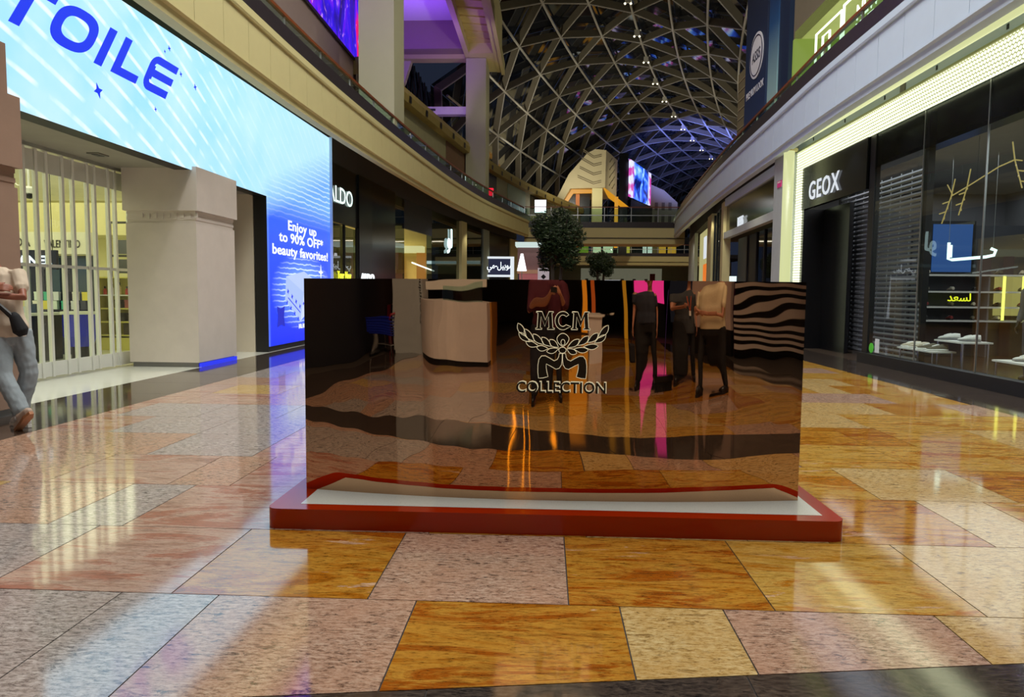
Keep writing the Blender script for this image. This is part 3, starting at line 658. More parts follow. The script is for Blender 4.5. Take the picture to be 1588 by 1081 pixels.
wallseg(FL[3], FL[4], 0, 5.3, 0.02).build('glass_pane', GLASSD, s3)
wallseg(FL[4], FL[5], 4.1, 5.3, 0.1).build('transom', M('navy_transom', (26, 30, 48), 0.4), s3)
struct('wall_yellow_shop', MB().box(-10.5, -5.75, 34.4, 34.5, 0, 4.6), M('yellow_shop_wall', (214, 196, 120), 0.6))
area('yellow_shop_light', (-7.8, 32.0, 4.0), (2, 2), 110, (1.0, 0.85, 0.5))
struct('wall_grey_shop', MB().box(-9.5, -4.75, 39.6, 39.7, 0, 5.3), M('sage_shop_wall', (120, 124, 96), 0.6))
struct('wall_teal_shop', MB().box(-8.5, -3.95, 44.3, 44.4, 0, 5.3), M('sage_shop_wall', (120, 124, 96), 0.6))
MB().box(-9.5, -5.8, 33.6, 34.3, 3.3, 3.6).build('lit_beam', EM('lit_beam', (230, 228, 160), 0.7), s3)
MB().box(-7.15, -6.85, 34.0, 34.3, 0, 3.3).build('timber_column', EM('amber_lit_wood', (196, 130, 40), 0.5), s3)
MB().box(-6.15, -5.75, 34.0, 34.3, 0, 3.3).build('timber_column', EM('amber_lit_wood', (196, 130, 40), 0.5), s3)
MB().tube([(FL[5][0] - 0.5, FL[5][1] - 2.4, 2.75), (FL[5][0] - 0.1, FL[5][1] + 1.2, 2.5)], 0.035, 8).build('light_tube', EM('tube_white', (240, 250, 230), 1.6), s3)
s4 = thing('shop_front', (-5.1, 36.5, 0), 'glazed shop front with a hooked white sign reflection built in on the left', 'shop front')
wallseg(FL[5], FL[6], 0.1, 5.3, 0.02).build('glass_pane', GLASSD, s4)
wallseg(FL[6], FL[7], 0, 5.3, 0.3, 0.15).build('cream_column', CREAM, s4)
wallseg(FL[7], FL[8], 0.1, 5.3, 0.02).build('glass_pane', GLASSD, s4)
wallseg(FL[8], FL[9], 0, 5.3, 0.2, 0.08).build('grey_column', M('pale_grey_column', (150, 168, 166), 0.4), s4)
for zz, mm in ((4.3, (118, 128, 90)), (3.6, (70, 66, 58)), (2.9, (150, 150, 120)), (2.4, (64, 64, 60))):
    MB().box(-9.4, -4.8, 39.5, 39.6, zz - 0.45, zz).build('wall_band', M('band_%d' % mm[0], mm, 0.6), s4)
MB().box(-9.4, -4.8, 39.4, 39.5, 3.0, 3.16).build('light_cove', EM('cool_cove', (190, 220, 220), 0.7), s4); MB().box(-8.4, -4.0, 44.2, 44.3, 3.2, 3.4).build('light_cove', EM('cool_cove', (190, 220, 220), 0.7), s4)
SIGNREF = EM('mint_sign_reflection', (220, 255, 250), 1.7)
q = Vector((-5.15, 37.2))
text('letter', '\ufeee\ufedf', 1.3, (-5.05, 36.6, 3.75), (0.13, 0.99, 0), SIGNREF, s4, 0.03, 0.02, 'LEFT', 1.0)  # a sign's reflection in the window, built as glowing letters
s5 = thing('shop_front', (-3.2, 48, 0), 'dark far shop front beside the blue kiosk sign', 'shop front')
wallseg(FL[9], FL[10], 0.1, 5.2, 0.05).build('dark_panel', BLACKP, s5); wallseg(FL[10], FL[11], 0, 5.2, 0.2, 0.1).build('cream_column', CREAM, s5)
area('left_shops_light', (-8.5, 34.0, 5.2), (3, 10), 150, (1.0, 0.9, 0.6))
area('left_shop_light_near', (-9.0, 24.0, 5.2), (3, 3), 50, (0.9, 0.95, 1.0))
# ------------------------------------------------------------------ right: sports shoe shop
def mesh_light():
    t = NT('lit_perforated_mesh'); g = t.n('ShaderNodeNewGeometry'); sp = t.n('ShaderNodeSeparateXYZ'); t.l(g.outputs['Position'], sp.inputs[0])
    cx = t.n('ShaderNodeCombineXYZ'); t.l(sp.outputs[1], cx.inputs[0]); t.l(sp.outputs[2], cx.inputs[1])
    a = t.math('MULTIPLY', sp.outputs[1], 12.0); b = t.math('MULTIPLY', sp.outputs[2], 14.0)
    row = t.math('FLOOR', b); a2 = t.math('ADD', a, t.math('MULTIPLY', row, 0.5))
    fx = t.math('SUBTRACT', t.math('FRACT', a2), 0.5); fy = t.math('SUBTRACT', t.math('FRACT', b), 0.5)
    rr = t.math('SQRT', t.math('ADD', t.math('MULTIPLY', fx, fx), t.math('MULTIPLY', fy, fy)))
    k = t.ramp(rr, [(0.36, 1.0), (0.48, 0.0)])
    col = t.mix(k, lin((84, 92, 56)), lin((244, 250, 206)))
    t.bsdf((0.6, 0.6, 0.55), 0.5, emit=col, estr=1.9); return t.m
MESHL = mesh_light()
gx = thing('shoe_shop_front', (6.9, 14.5, 0), 'black glazed shoe shop front framed by a glowing perforated band', 'shop front')
MB().prism([(-20.9, 0.0), (-20.9, 5.38), (-4.0, 5.38), (-4.0, 4.90), (-20.35, 4.90), (-20.35, 0.0)], (6.9, 0, 0), YN, ZP, -0.06, 0.0).build('lit_frame', MESHL, gx)
MB().box(6.86, 6.98, 4.0, 20.92, 5.38, 5.42).build('frame_edge', M('frame_green_edge', (150, 156, 110), 0.4), gx)
MB().box(7.0, 7.3, 4.0, 20.3, 4.2, 4.9).build('header', BLACKP, gx)
# sign board and dark entrance
MB().box(6.93, 7.05, 16.35, 20.35, 3.78, 4.9).build('sign_board', BLACKP, gx)
text('letter', 'GEOX', 0.66, (6.9, 19.75, 3.97), YN, EM('sign_cool_white', (225, 232, 240), 0.9), gx, 0.008, 0.006, 'LEFT', 1.02, 1.12, split=True)
MB().box(6.95, 8.4, 20.2, 20.35, 0, 3.78).build('return_wall', BLACKP, gx); MB().box(7.5, 7.6, 18.55, 20.2, 0, 3.78).build('dark_door_panel', BLACKP, gx)
MB().box(6.98, 7.1, 16.05, 16.3, 0, 4.9).build('mullion', BLACKM, gx); MB().box(7.03, 7.15, 13.95, 14.15, 1.35, 4.9).build('mullion', BLACKM, gx)
MB().box(6.88, 7.08, 4.0, 16.3, 0.0, 0.22).build('plinth', BLACKM, gx)
for a, b in ((14.08, 16.05), (12.1, 14.06), (10.1, 12.08), (8.1, 10.08), (6.1, 8.08)): MB().box(7.0, 7.015, a, b, 0.22, 4.9).build('glass_pane', GLASS, gx)
for y in (14.07, 12.09, 10.09, 8.09): MB().box(6.99, 7.02, y - 0.008, y + 0.008, 0.22, 4.9).build('pane_joint', SILVER, gx)
MB().box(7.02, 7.06, 9.2, 10.6, 2.6, 4.9).build('white_banner', M('white_banner', (190, 205, 220), 0.5), gx)
SLAT = M('charcoal_shutter_slat', (134, 138, 148), 0.35, 0.5)
rs = thing('roller_shutter', (7.9, 17.8, 0), 'charcoal roller shutter with slotted slats behind the shoe shop glass', 'shutter')
z = 0.06
sl = None
while z < 4.15:
    if sl is None: sl = MB().prism([(-0.02, 0.0), (0.012, 0.0), (0.03, 0.035), (0.012, 0.075), (-0.02, 0.075)], (7.9, 15.65, 0.06), XN, ZP, 0, 4.4).build('slat', SLAT, rs)
    else: inst(sl, 'slat', rs, (0, 0, z - 0.06))
    z += 0.118
BARM = M('shutter_link', (150, 156, 160), 0.3, 0.7)
for i in range(9): MB().box(7.92, 7.935, 15.9 + i * 0.48, 15.92 + i * 0.48, 0.1, 4.2).build('link_strip', BARM, rs)
MB().box(7.85, 7.97, 15.58, 15.65, 0, 4.24).build('guide_rail', BLACKM, rs); MB().box(7.85, 7.97, 20.05, 20.15, 0, 4.24).build('guide_rail', BLACKM, rs)
# inside of the shoe shop
struct('wall_shoe_shop_back', MB().box(12.5, 12.7, 4.0, 20.9, 0, 4.6), M('grey_shop_wall', (104, 104, 108), 0.7))
struct('wall_shoe_shop_far', MB().box(7.2, 12.6, 20.6, 20.8, 0, 4.6), M('grey_shop_wall', (104, 104, 108), 0.7))
struct('ceiling_shoe_shop', MB().box(7.3, 12.6, 4.0, 20.8, 4.25, 4.4), M('grey_shop_ceiling', (150, 150, 148), 0.7))
area('shoe_shop_light', (9.9, 12.5, 4.2), (4.6, 15), 240, (0.95, 0.97, 1.0))
unit = thing('shoe_shelf', (10.2, 17.6, 0), 'white shoe shelving with poster above at the back of the shoe shop', 'shelf')
MB().box(9.0, 12.3, 18.4, 18.5, 0.0, 3.2).build('back_panel', M('dark_shelf_back', (58, 60, 66), 0.5), unit)
for zz in (0.85, 1.18, 1.55, 1.95): MB().box(9.0, 12.3, 17.9, 18.4, zz, zz + 0.04).build('shelf', WHITE, unit)
for x in (9.0, 10.6, 12.26): MB().box(x, x + 0.04, 17.95, 18.4, 0, 1.98).build('divider', M('grey_divider', (120, 124, 130), 0.5), unit)
for x in (10.9, 11.35): MB().box(x, x + 0.05, 17.86, 17.9, 0.9, 1.95).build('glow_strip', EM('yellow_strip', (240, 240, 110), 1.6), unit)
MB().box(11.0, 12.2, 18.38, 18.4, 1.0, 1.95).build('lit_back', EM('warm_back', (200, 190, 110), 0.5), unit)
ps = thing('framed_poster', (9.9, 18.35, 2.0), 'blue framed shoe poster standing on the shoe shelving', 'poster')
MB().box(9.35, 10.45, 18.33, 18.39, 1.99, 3.3).build('frame', BLACKM, ps); MB().box(9.43, 10.37, 18.31, 18.33, 2.06, 3.22).build('print', EM('blue_print', (46, 100, 180), 0.5), ps)
def shoe(loc, rz, c1, c2, label, group, s=1.0, name='shoe'):
    o = thing(name, loc, label, 'shoe', group)
    def loft(secs, nm, mat):
        vs = []; n = 10
        for (x, w, z0, z1) in secs:
            for k in range(n):
                a = 2 * math.pi * k / n
                vs.append(Vector((x * s, w * s * math.cos(a), (z0 + z1) / 2 * s + (z1 - z0) / 2 * s * math.sin(a))))
        m = len(secs); fs = [tuple(range(n))[::-1], tuple(range((m - 1) * n, m * n))]
        for i in range(m - 1):
            for k in range(n): fs.append((i * n + k, i * n + (k + 1) % n, (i + 1) * n + (k + 1) % n, (i + 1) * n + k))
        rot = Matrix.Rotation(rz, 3, 'Z'); b = MB(); b.add([tuple(rot @ v + Vector(loc)) for v in vs], fs)
        return smooth_by_angle(b.build(nm, mat, o), 60)
    loft([(-0.15, 0.02, 0, 0.03), (-0.145, 0.04, 0, 0.035), (-0.05, 0.042, 0.002, 0.035), (0.06, 0.05, 0, 0.03), (0.13, 0.042, 0.004, 0.03), (0.165, 0.018, 0.012, 0.03)], 'sole', c1)
    loft([(-0.148, 0.015, 0.03, 0.075), (-0.14, 0.034, 0.025, 0.105), (-0.07, 0.038, 0.025, 0.11), (0.0, 0.042, 0.025, 0.095), (0.07, 0.045, 0.022, 0.07), (0.13, 0.036, 0.02, 0.055), (0.158, 0.012, 0.025, 0.04)], 'upper', c2)
    loft([(-0.02, 0.02, 0.08, 0.108), (0.03, 0.022, 0.07, 0.097), (0.08, 0.018, 0.055, 0.077)], 'laces', WHITE)
    return o
SW = M('white_leather', (232, 232, 228), 0.35); SOL = M('grey_rubber_sole', (120, 122, 124), 0.6); SG = M('olive_grey_suede', (110, 104, 88), 0.7); SO = M('cream_leather', (206, 196, 176), 0.4); SK = M('black_leather', (30, 30, 32), 0.35); SR = M('red_leather', (140, 40, 40), 0.4)
def display_table(cx, cy, ztop, sx, sy, label):
    o = thing('display_table', (cx, cy, 0), label, 'table', 'display tables in the shoe shop window')
    MB().box(cx - sx / 2, cx + sx / 2, cy - sy / 2, cy + sy / 2, ztop - 0.03, ztop).build('top', WHITE, o)
    for i in (-1, 1):
        for j in (-1, 1): MB().tube([(cx + i * (sx / 2 - 0.05), cy + j * (sy / 2 - 0.05), 0), (cx + i * (sx / 2 - 0.05), cy + j * (sy / 2 - 0.05), ztop - 0.03)], 0.014, 8).build('leg', SILVER, o)
    for j in (-1, 1): MB().bar((cx - sx / 2 + 0.05, cy + j * (sy / 2 - 0.05), 0.02), (cx + sx / 2 - 0.05, cy + j * (sy / 2 - 0.05), 0.02), 0.02, 0.02).build('foot_rail', SILVER, o)
    return o
display_table(7.48, 14.6, 0.42, 0.46, 1.35, 'low white display table with cream and olive shoes nearest the roller shutter')
display_table(7.8, 13.9, 0.63, 0.55, 0.95, 'taller white display table with two white sneakers behind the glass')
display_table(7.85, 12.1, 0.40, 0.6, 0.95, 'low white display table near the mannequin at the right edge')
for i, (x, y, zz, a, c1, c2, lb) in enumerate(((7.46, 15.1, 0.42, 2.7, SW, SO, 'cream trainer at the far end of the low table'), (7.46, 14.8, 0.42, 2.6, SW, SO, 'cream trainer in the middle of the low table'),
      (7.46, 14.45, 0.42, 2.6, SW, SG, 'olive suede trainer on the low table'), (7.48, 14.15, 0.42, 2.7, SW, SG, 'olive suede trainer at the near end of the low table'), (7.72, 14.2, 0.63, 2.75, SOL, SW, 'white sneaker at the back of the taller table'), (7.8, 13.68, 0.63, 2.6, SOL, SW, 'white sneaker at the front of the taller table'), (7.85, 12.15, 0.40, 2.6, SOL, SW, 'white sneaker on the low table beside the mannequin'))):
    shoe((x, y, zz), a, c1, c2, lb, 'shoes displayed in the shop window', 1.2)
for r_, zz in enumerate((0.89, 1.22, 1.59, 1.99)):
    for i in range(6):
        if r_ == 3 and i in (1, 2): continue
        shoe((9.25 + i * 0.55, 18.1, zz), 1.2 + 0.3 * (i % 2), SK, (SK, SR, SG, SO)[(i + r_) % 4], '%s shoe, %s from the left on the %s white shelf' % (('black', 'red', 'olive', 'cream')[(i + r_) % 4], ORD[i], ('lowest', 'second', 'third', 'top')[r_]), 'shoes on the back shelving', 1.0)
text('letter', '\ufeaa\ufecc\ufeb4\ufedf', 0.26, (9.6, 17.85, 1.35), XP, EM('yellow_neon', (236, 240, 40), 1.2), unit, 0.006, 0.003)
nb = thing('sign_reflection', (8.6, 15.0, 2.1), 'hooked white sign reflection built as a hanging tube above the shoe shelving', 'sign')  # sign reflected in the shop glass, built as a glowing glyph inside
MB().tube([(8.15, 15.2, 2.55), (8.15, 15.2, 2.22), (8.2, 15.15, 2.2), (8.62, 14.75, 2.24), (8.72, 14.65, 2.27), (8.74, 14.63, 2.36), (8.68, 14.69, 2.40)], 0.03, 8).build('tube', SIGNREF, nb); MB().tube([(8.2, 15.2, 2.5), (8.2, 15.2, 2.25)], 0.022, 8).build('tube', SIGNREF, nb)
for y_ in (15.2, 14.65): MB().tube([(8.15 + (15.2 - y_) , y_, 2.4), (8.15 + (15.2 - y_), y_, 4.25)], 0.004, 5).build('wire', SILVER, nb)
br = thing('branch_chandelier', (8.3, 13.2, 3.6), 'thin golden branch-shaped lamp hanging inside the shoe shop window', 'lamp')
GOLD = EM('golden_twig', (214, 190, 110), 0.55)
def twig(p): MB().tube(p, 0.011, 6).build('twig', GOLD, br)
twig([(7.5, 14.0, 3.32), (7.5, 13.5, 3.42), (7.5, 12.6, 3.62), (7.5, 12.2, 3.66)]); twig([(7.5, 13.95, 3.33), (7.5, 14.15, 3.55)])
for y_, z_, s_ in ((14.0, 3.32, 1), (13.5, 3.42, 0.8), (12.2, 3.66, -0.8)):
    for k in range(5): twig([(7.5, y_ + s_ * 0.05 * k, z_ - 0.09 * k), (7.5 + 0.06 * (-1) ** k, y_ + s_ * (0.05 * k + 0.12), z_ - 0.09 * k - 0.03)])
    twig([(7.5, y_, z_), (7.5, y_ + s_ * 0.28, z_ - 0.48)]); twig([(7.5, y_, z_), (7.5, y_ - s_ * 0.1, z_ + 0.3)])
MB().tube([(7.5, 13.2, 3.5), (7.5, 13.2, 4.25)], 0.005, 5).build('cable', BLACKM, br)
dm2 = thing('dome_camera', (8.0, 12.4, 4.1), 'small dome camera on the shoe shop ceiling', 'camera')
MB().lathe([(0.07, 0.06), (0.1, 0.1), (0.1, 0.15)], (8.0, 12.4, 4.1), 14).build('housing', WHITE, dm2); MB().ell((8.0, 12.4, 4.16), (0.07, 0.07, 0.06)).build('dome', M('dark_dome', (30, 30, 34), 0.1), dm2, smooth=True)
st = thing('floor_sticker', (7.03, 15.6, 0.3), 'small white and green notice stuck low on the shop glass', 'sticker')
MB().box(6.985, 6.995, 15.5, 15.68, 0.26, 0.55).build('notice', M('notice_white', (220, 226, 224), 0.5), st); MB().prism([(0.11 * math.cos(R(30 * k)), 0.11 * math.sin(R(30 * k))) for k in range(12)], (6.99, 15.85, 0.34), YN, ZP, 0, 0.005).build('round_label', M('notice_green', (90, 210, 60), 0.5), st)

# white cladding above the portal, glowing tube along it and down the corner
CL = [(6.93, 4.0), (6.93, 20.9)]
cw = struct('wall_right_cladding', MB().box(6.93, 7.3, 2.0, 20.95, 5.42, 6.0), WHITEP)
for y in (9.6, 11.6, 13.6, 15.6, 17.6, 19.6): MB().box(6.92, 6.93, y, y + 0.05, 5.5, 5.58).build('slot', BLACKM, cw)
MB().box(6.91, 6.93, 14.75, 14.95, 5.45, 5.72).build('vent_plate', M('vent_grey', (120, 118, 110), 0.6), cw)
tb = thing('glowing_corner_tube', (6.45, 20.2, 0), 'pale yellow glowing tube running along the cladding and down the corner', 'light tube')
TUBE = EM('tube_pale_yellow', (226, 232, 168), 0.85)  # cove light on the pale tube put in as its own glow
area('cladding_fill_light', (6.28, 12.5, 5.5), (0.08, 16), 170, COOL, (0, R(-90), 0))  # added fill that brightens the shaded cladding; no fitting modelled
MB().tube([(6.5, 4.0, 5.5), (6.5, 20.2, 5.5)], 0.13, 16).build('horizontal_tube', TUBE, tb, smooth=True)
MB().tube([(6.5, 20.2, 0), (6.5, 20.2, 5.35)], 0.14, 16).build('column_tube', TUBE, tb, smooth=True)
MB().tube([(6.5, 20.2, 5.33), (6.5, 20.2, 5.39)], 0.22, 16).build('cap', CREAM, tb)
struct('wall_right_corner', MB().box(6.55, 7.4, 20.75, 21.6, 0, 5.6), M('grey_post', (176, 184, 182), 0.5))
pk = thing('paper_tag', (6.53, 21.0, 4.55), 'small pink paper tag stuck on the corner post', 'tag')
MB().box(6.53, 6.55, 20.9, 21.25, 4.5, 4.68).build('note', M('pink_note', (240, 70, 150), 0.6), pk); MB().box(6.525, 6.53, 20.95, 21.2, 4.62, 4.66).build('tape', WHITE, pk)

# next shops along the right curve
FR = [(6.75, 21.6), (6.85, 25), (7.2, 29.8), (7.3, 30.6), (7.75, 34.2), (7.95, 36.0), (8.15, 38), (9.0, 45), (9.6, 49.5), (10.2, 53)]
def rseg(a, b, z0, z1, th=0.1, off=0.0):
    d = Vector((b[0] - a[0], b[1] - a[1])).normalized(); n = Vector((-d.y, d.x)); mb = MB()
    q = [Vector(a) + n * off, Vector(b) + n * off, Vector(b) + n * (off - th), Vector(a) + n * (off - th)]
    return mb.prism([(p.x, p.y) for p in q], (0, 0, 0), XP, YP, z0, z1)
struct('wall_right_shops_back', MB().sweep([(5.0, 0), (5.0, 5.6), (5.2, 5.6), (5.2, 0)], FR), M('dim_shop_wall', (110, 104, 96), 0.7))
struct('wall_right_shop_head', MB().sweep([(0.02, 5.2), (0.02, 6.3), (0.12, 6.3), (0.12, 5.2)], FR), M('dark_shop_ceiling', (52, 52, 54), 0.7))
struct('ceiling_right_shops', MB().sweep([(0.1, 5.2), (0.1, 5.3), (5, 5.3), (5, 5.2)], FR), M('dark_shop_ceiling', (52, 52, 54), 0.7))
r1 = thing('fashion_shop_front', (6.9, 25.7, 0), 'fashion shop front with glossy bronze panel over dark glass doors', 'shop front')
BRONZE = M('glossy_bronze_panel', (70, 66, 40), 0.12, 0.85, var=0.35, vs_=0.8)
rseg(FR[0], FR[2], 3.95, 5.0, 0.1).build('bronze_panel', BRONZE, r1)
rseg(FR[0], FR[2], 5.0, 5.3, 0.2, 0.08).build('head_band', WHITEP, r1); rseg(FR[0], FR[2], 3.7, 3.95, 0.2, 0.1).build('lintel', M('grey_post', (176, 184, 182), 0.5), r1)
d2 = (Vector(FR[0]) - Vector(FR[2])).normalized()
text('letter', 'REISS', 0.46, (7.0, 27.3, 3.97), (d2.x, d2.y, 0), EM('sign_cool_white', (225, 232, 240), 0.9), r1, 0.015, 0.004, 'LEFT', 0.95, split=True)
for a, b, m_, nm in ((21.6, 24.0, BLACKP, 'dark_panel'), (24.1, 25.2, GLASSD, 'door_leaf'), (25.3, 26.4, GLASSD, 'door_leaf'), (26.5, 28.0, BLACKM, 'dark_panel'), (28.0, 29.8, M('slate_panel', (58, 62, 72), 0.4), 'slate_panel')):
    xa = 6.75 + (a - 21.6) * 0.055; xb_ = 6.75 + (b - 21.6) * 0.055
    rseg((xa + 0.5, a), (xb_ + 0.5, b), 0, 3.7, 0.03).build(nm, m_, r1)
    MB().box(xa + 0.45, xa + 0.55, a - 0.06, a + 0.04, 0, 3.7).build('post', BLACKM, r1)
MB().box(6.95, 7.25, 22.3, 22.7, 0.0, 1.75).build('white_bust', WHITE, r1)
r2 = thing('picture_window', (7.5, 32.4, 0), 'tall shop window with a large hanging photo print on the right', 'shop front')
rseg(FR[2], FR[3], 0, 5.2, 0.3, 0.12).build('cream_column', CREAM, r2)
rseg(FR[3], FR[4], 0.1, 5.1, 0.03).build('glass_pane', GLASSG, r2)
for f in (0.0, 0.33, 0.66, 1.0):
    p = Vector(FR[3]) * (1 - f) + Vector(FR[4]) * f; MB().box(p.x - 0.05, p.x + 0.05, p.y - 0.06, p.y + 0.06, 0, 5.1).build('mullion', BLACKM, r2)
tph = NT('photo_print'); vv = tph.objc((0.3, 0.9, 0.5)); nn = tph.noise(vv, 2.2, 2, 0.4, 0.8)
tph.bsdf((0.1, 0.1, 0.1), 0.5, emit=tph.ramp(nn, [(0.36, lin((240, 246, 250))), (0.47, lin((200, 216, 220))), (0.52, lin((140, 110, 96))), (0.62, lin((90, 70, 62)))]), estr=0.75)
rseg((7.72, 31.4), (8.1, 34.2), 2.7, 4.9, 0.03).build('photo_print', tph.m, r2)
rseg((7.6, 30.7), (7.7, 31.5), 4.2, 4.8, 0.05).build('amber_lightbox', EM('amber_box', (250, 200, 20), 1.1), r2)
for k, (y_, h_) in enumerate(((31.0, 2.2), (32.2, 2.0), (33.4, 2.3))): MB().box(8.3, 8.6, y_, y_ + 0.5, 1.5, h_).build('lit_shelf', EM('cool_shelf_light', (225, 245, 240), 1.2), r2)
r3 = thing('bright_far_shop', (8.6, 41, 0), 'bright cream far shop with orange sign on the right', 'shop front')
rseg(FR[4], FR[5], 0, 5.2, 0.3, 0.15).build('cream_column', CREAM, r3)
rseg(FR[5], FR[7], 0, 5.1, 0.05, -0.3).build('lit_wall', EM('cream_lit_wall', (214, 206, 140), 0.6), r3)
rseg((8.0, 36.6), (8.2, 38.2), 1.2, 3.0, 0.05, 0.1).build('orange_sign', EM('orange_sign', (236, 120, 30), 0.9), r3)
rseg((8.05, 37.0), (8.2, 38.2), 3.3, 4.4, 0.05, 0.1).build('white_figure', EM('sign_cool_white', (225, 232, 240), 0.9), r3)
rseg(FR[7], FR[9], 0, 5.2, 0.2).build('grey_panel', M('grey_post', (176, 184, 182), 0.5), r3)
area('right_shops_light', (9.0, 33.0, 5.0), (2, 6), 60, (0.95, 1.0, 0.9))
for i, y_ in enumerate((7.0, 9.5, 12, 14.5, 17.0, 19.5)):
    spot('right_walk_downlight', (6.5, y_, 5.05), (6.4, y_, 0), 45, COOL, 110, 0.08)
    spot('left_walk_downlight', (-6.0, y_ + (0 if y_ > 8 else 1.2), 5.05), (-5.9, y_, 0), 65, NEU, 110, 0.08)
for i, y_ in enumerate((24, 29, 34, 40, 46)):
    xl = {24: -5.4, 29: -5.1, 34: -4.6, 40: -3.8, 46: -2.6}[y_]; xr = {24: 6.4, 29: 6.8, 34: 7.3, 40: 7.9, 46: 8.5}[y_]
    spot('left_walk_downlight', (xl, y_, 5.05), (xl - 0.2, y_, 0), 60, WARM, 120, 0.08); spot('right_walk_downlight', (xr, y_, 5.05), (xr, y_, 0), 60, WARM, 120, 0.08)

# ------------------------------------------------------------------ upper level, right: neon shop and hanging banner
n1 = thing('neon_shop', (7.6, 18.5, 6.45), 'lime lit upper shop outlined in white neon frames behind the railing', 'shop front')
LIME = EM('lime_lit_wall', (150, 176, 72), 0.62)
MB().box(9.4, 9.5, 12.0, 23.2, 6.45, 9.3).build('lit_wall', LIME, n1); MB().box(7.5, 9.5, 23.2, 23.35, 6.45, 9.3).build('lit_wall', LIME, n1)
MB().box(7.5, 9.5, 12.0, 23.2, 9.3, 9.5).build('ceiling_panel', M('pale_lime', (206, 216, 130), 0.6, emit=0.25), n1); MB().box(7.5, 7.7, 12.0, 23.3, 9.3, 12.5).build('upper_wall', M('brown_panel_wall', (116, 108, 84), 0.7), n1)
WN = EM('white_neon_tube', (246, 255, 226), 1.7)
def nframe(x, y0, y1, z0, z1): MB().tube([(x, y0, z0), (x, y0, z1), (x, y1, z1), (x, y1, z0)], 0.035, 8, closed=True).build('neon_frame', WN, n1)
nframe(7.6, 16.3, 19.7, 6.5, 8.95); nframe(7.62, 19.9, 21.7, 6.5, 8.9); nframe(7.7, 20.9, 21.4, 6.5, 8.75); nframe(8.6, 22.0, 23.0, 6.5, 9.0)
MB().prism([(0.0, 6.5), (0.35, 6.5), (0.6, 7.6), (0.75, 8.6), (0.5, 8.9), (0.1, 8.75), (-0.1, 7.5)], (7.9, 17.6, 0), YN, ZP, 0, 0.25).build('mannequin', M('glossy_dark_mannequin', (60, 66, 50), 0.2), n1)
text('letter', 'NEW', 0.55, (7.75, 19.3, 8.4), YN, WN, n1, 0.01, 0.0, 'LEFT', 1.0); text('letter', 'YRZ', 0.55, (7.75, 19.3, 7.95), YN, WN, n1, 0.01, 0.0, 'LEFT', 1.0)
MB().box(7.6, 7.8, 13.9, 14.7, 6.45, 9.2).build('amber_column', EM('amber_box', (250, 200, 20), 1.1), n1)
bn = thing('hanging_banner', (7.6, 26, 6.45), 'tall navy hanging banner with a white oval emblem on the right upper level', 'banner')
tb_ = NT('navy_banner_print'); g = tb_.n('ShaderNodeNewGeometry'); sp = tb_.n('ShaderNodeSeparateXYZ'); tb_.l(g.outputs['Position'], sp.inputs[0])
tb_.bsdf(tb_.ramp(tb_.math('MULTIPLY', sp.outputs[2], 0.06), [(0.3, lin((40, 66, 110))), (0.8, lin((14, 22, 44)))]), 0.5)
MB().box(7.45, 7.6, 25.95, 28.6, 6.45, 18).build('banner_face', tb_.m, bn)
tb2 = NT('teal_banner_print'); g = tb2.n('ShaderNodeNewGeometry'); sp = tb2.n('ShaderNodeSeparateXYZ'); tb2.l(g.outputs['Position'], sp.inputs[0])
tb2.bsdf(tb2.ramp(tb2.math('MULTIPLY', tb2.math('SUBTRACT', sp.outputs[2], 6.4), 0.18), [(0.0, lin((200, 214, 170))), (0.35, lin((150, 190, 190))), (0.75, lin((30, 80, 130))), (1.0, lin((14, 30, 76)))]), 0.5)
MB().box(7.5, 7.6, 24.9, 25.9, 6.45, 18).build('gradient_strip', tb2.m, bn); MB().box(7.55, 7.7, 23.9, 24.9, 6.45, 18).build('gradient_strip', M('navy_side', (20, 40, 70), 0.5), bn)
MB().prism([(0.85 * math.cos(R(12 * k)), 0.8 * math.sin(R(12 * k))) for k in range(30)], (7.44, 27.1, 10.05), YN, ZP, 0, 0.02).build('emblem', M('emblem_white', (226, 230, 236), 0.5), bn)
MB().tube([(7.415, 27.1 - 0.74 * math.cos(R(12 * k)), 10.05 + 0.69 * math.sin(R(12 * k))) for k in range(30)], 0.02, 5, closed=True).build('emblem_ring', M('navy_ink', (20, 34, 66), 0.5), bn)
text('letter', 'ASSIS', 0.52, (7.42, 27.1, 9.87), YN, M('navy_ink', (20, 34, 66), 0.5), bn, 0.004, 0.01, 'CENTER', 0.85)
text('letter', 'PREMIUM LOOK', 0.36, (7.44, 27.25, 8.75), YN, M('emblem_white', (226, 230, 236), 0.5), bn, 0.004, 0.004, 'CENTER', 0.85)
pier = struct('wall_right_pier', MB().box(7.8, 9.2, 28.6, 31, 6.45, 10.5), M('olive_pier', (120, 112, 84), 0.7))
for k in range(10): MB().box(7.78, 7.8, 28.7, 30.9, 6.7 + k * 0.38, 6.74 + k * 0.38).build('groove', M('pale_groove', (160, 152, 120), 0.6), pier)
struct('wall_right_upper', MB().sweep([(2.6, 6.4), (2.6, 9.2), (2.8, 9.2), (2.8, 6.4)], RP[110:]), M('dim_shop_wall', (110, 104, 96), 0.7))
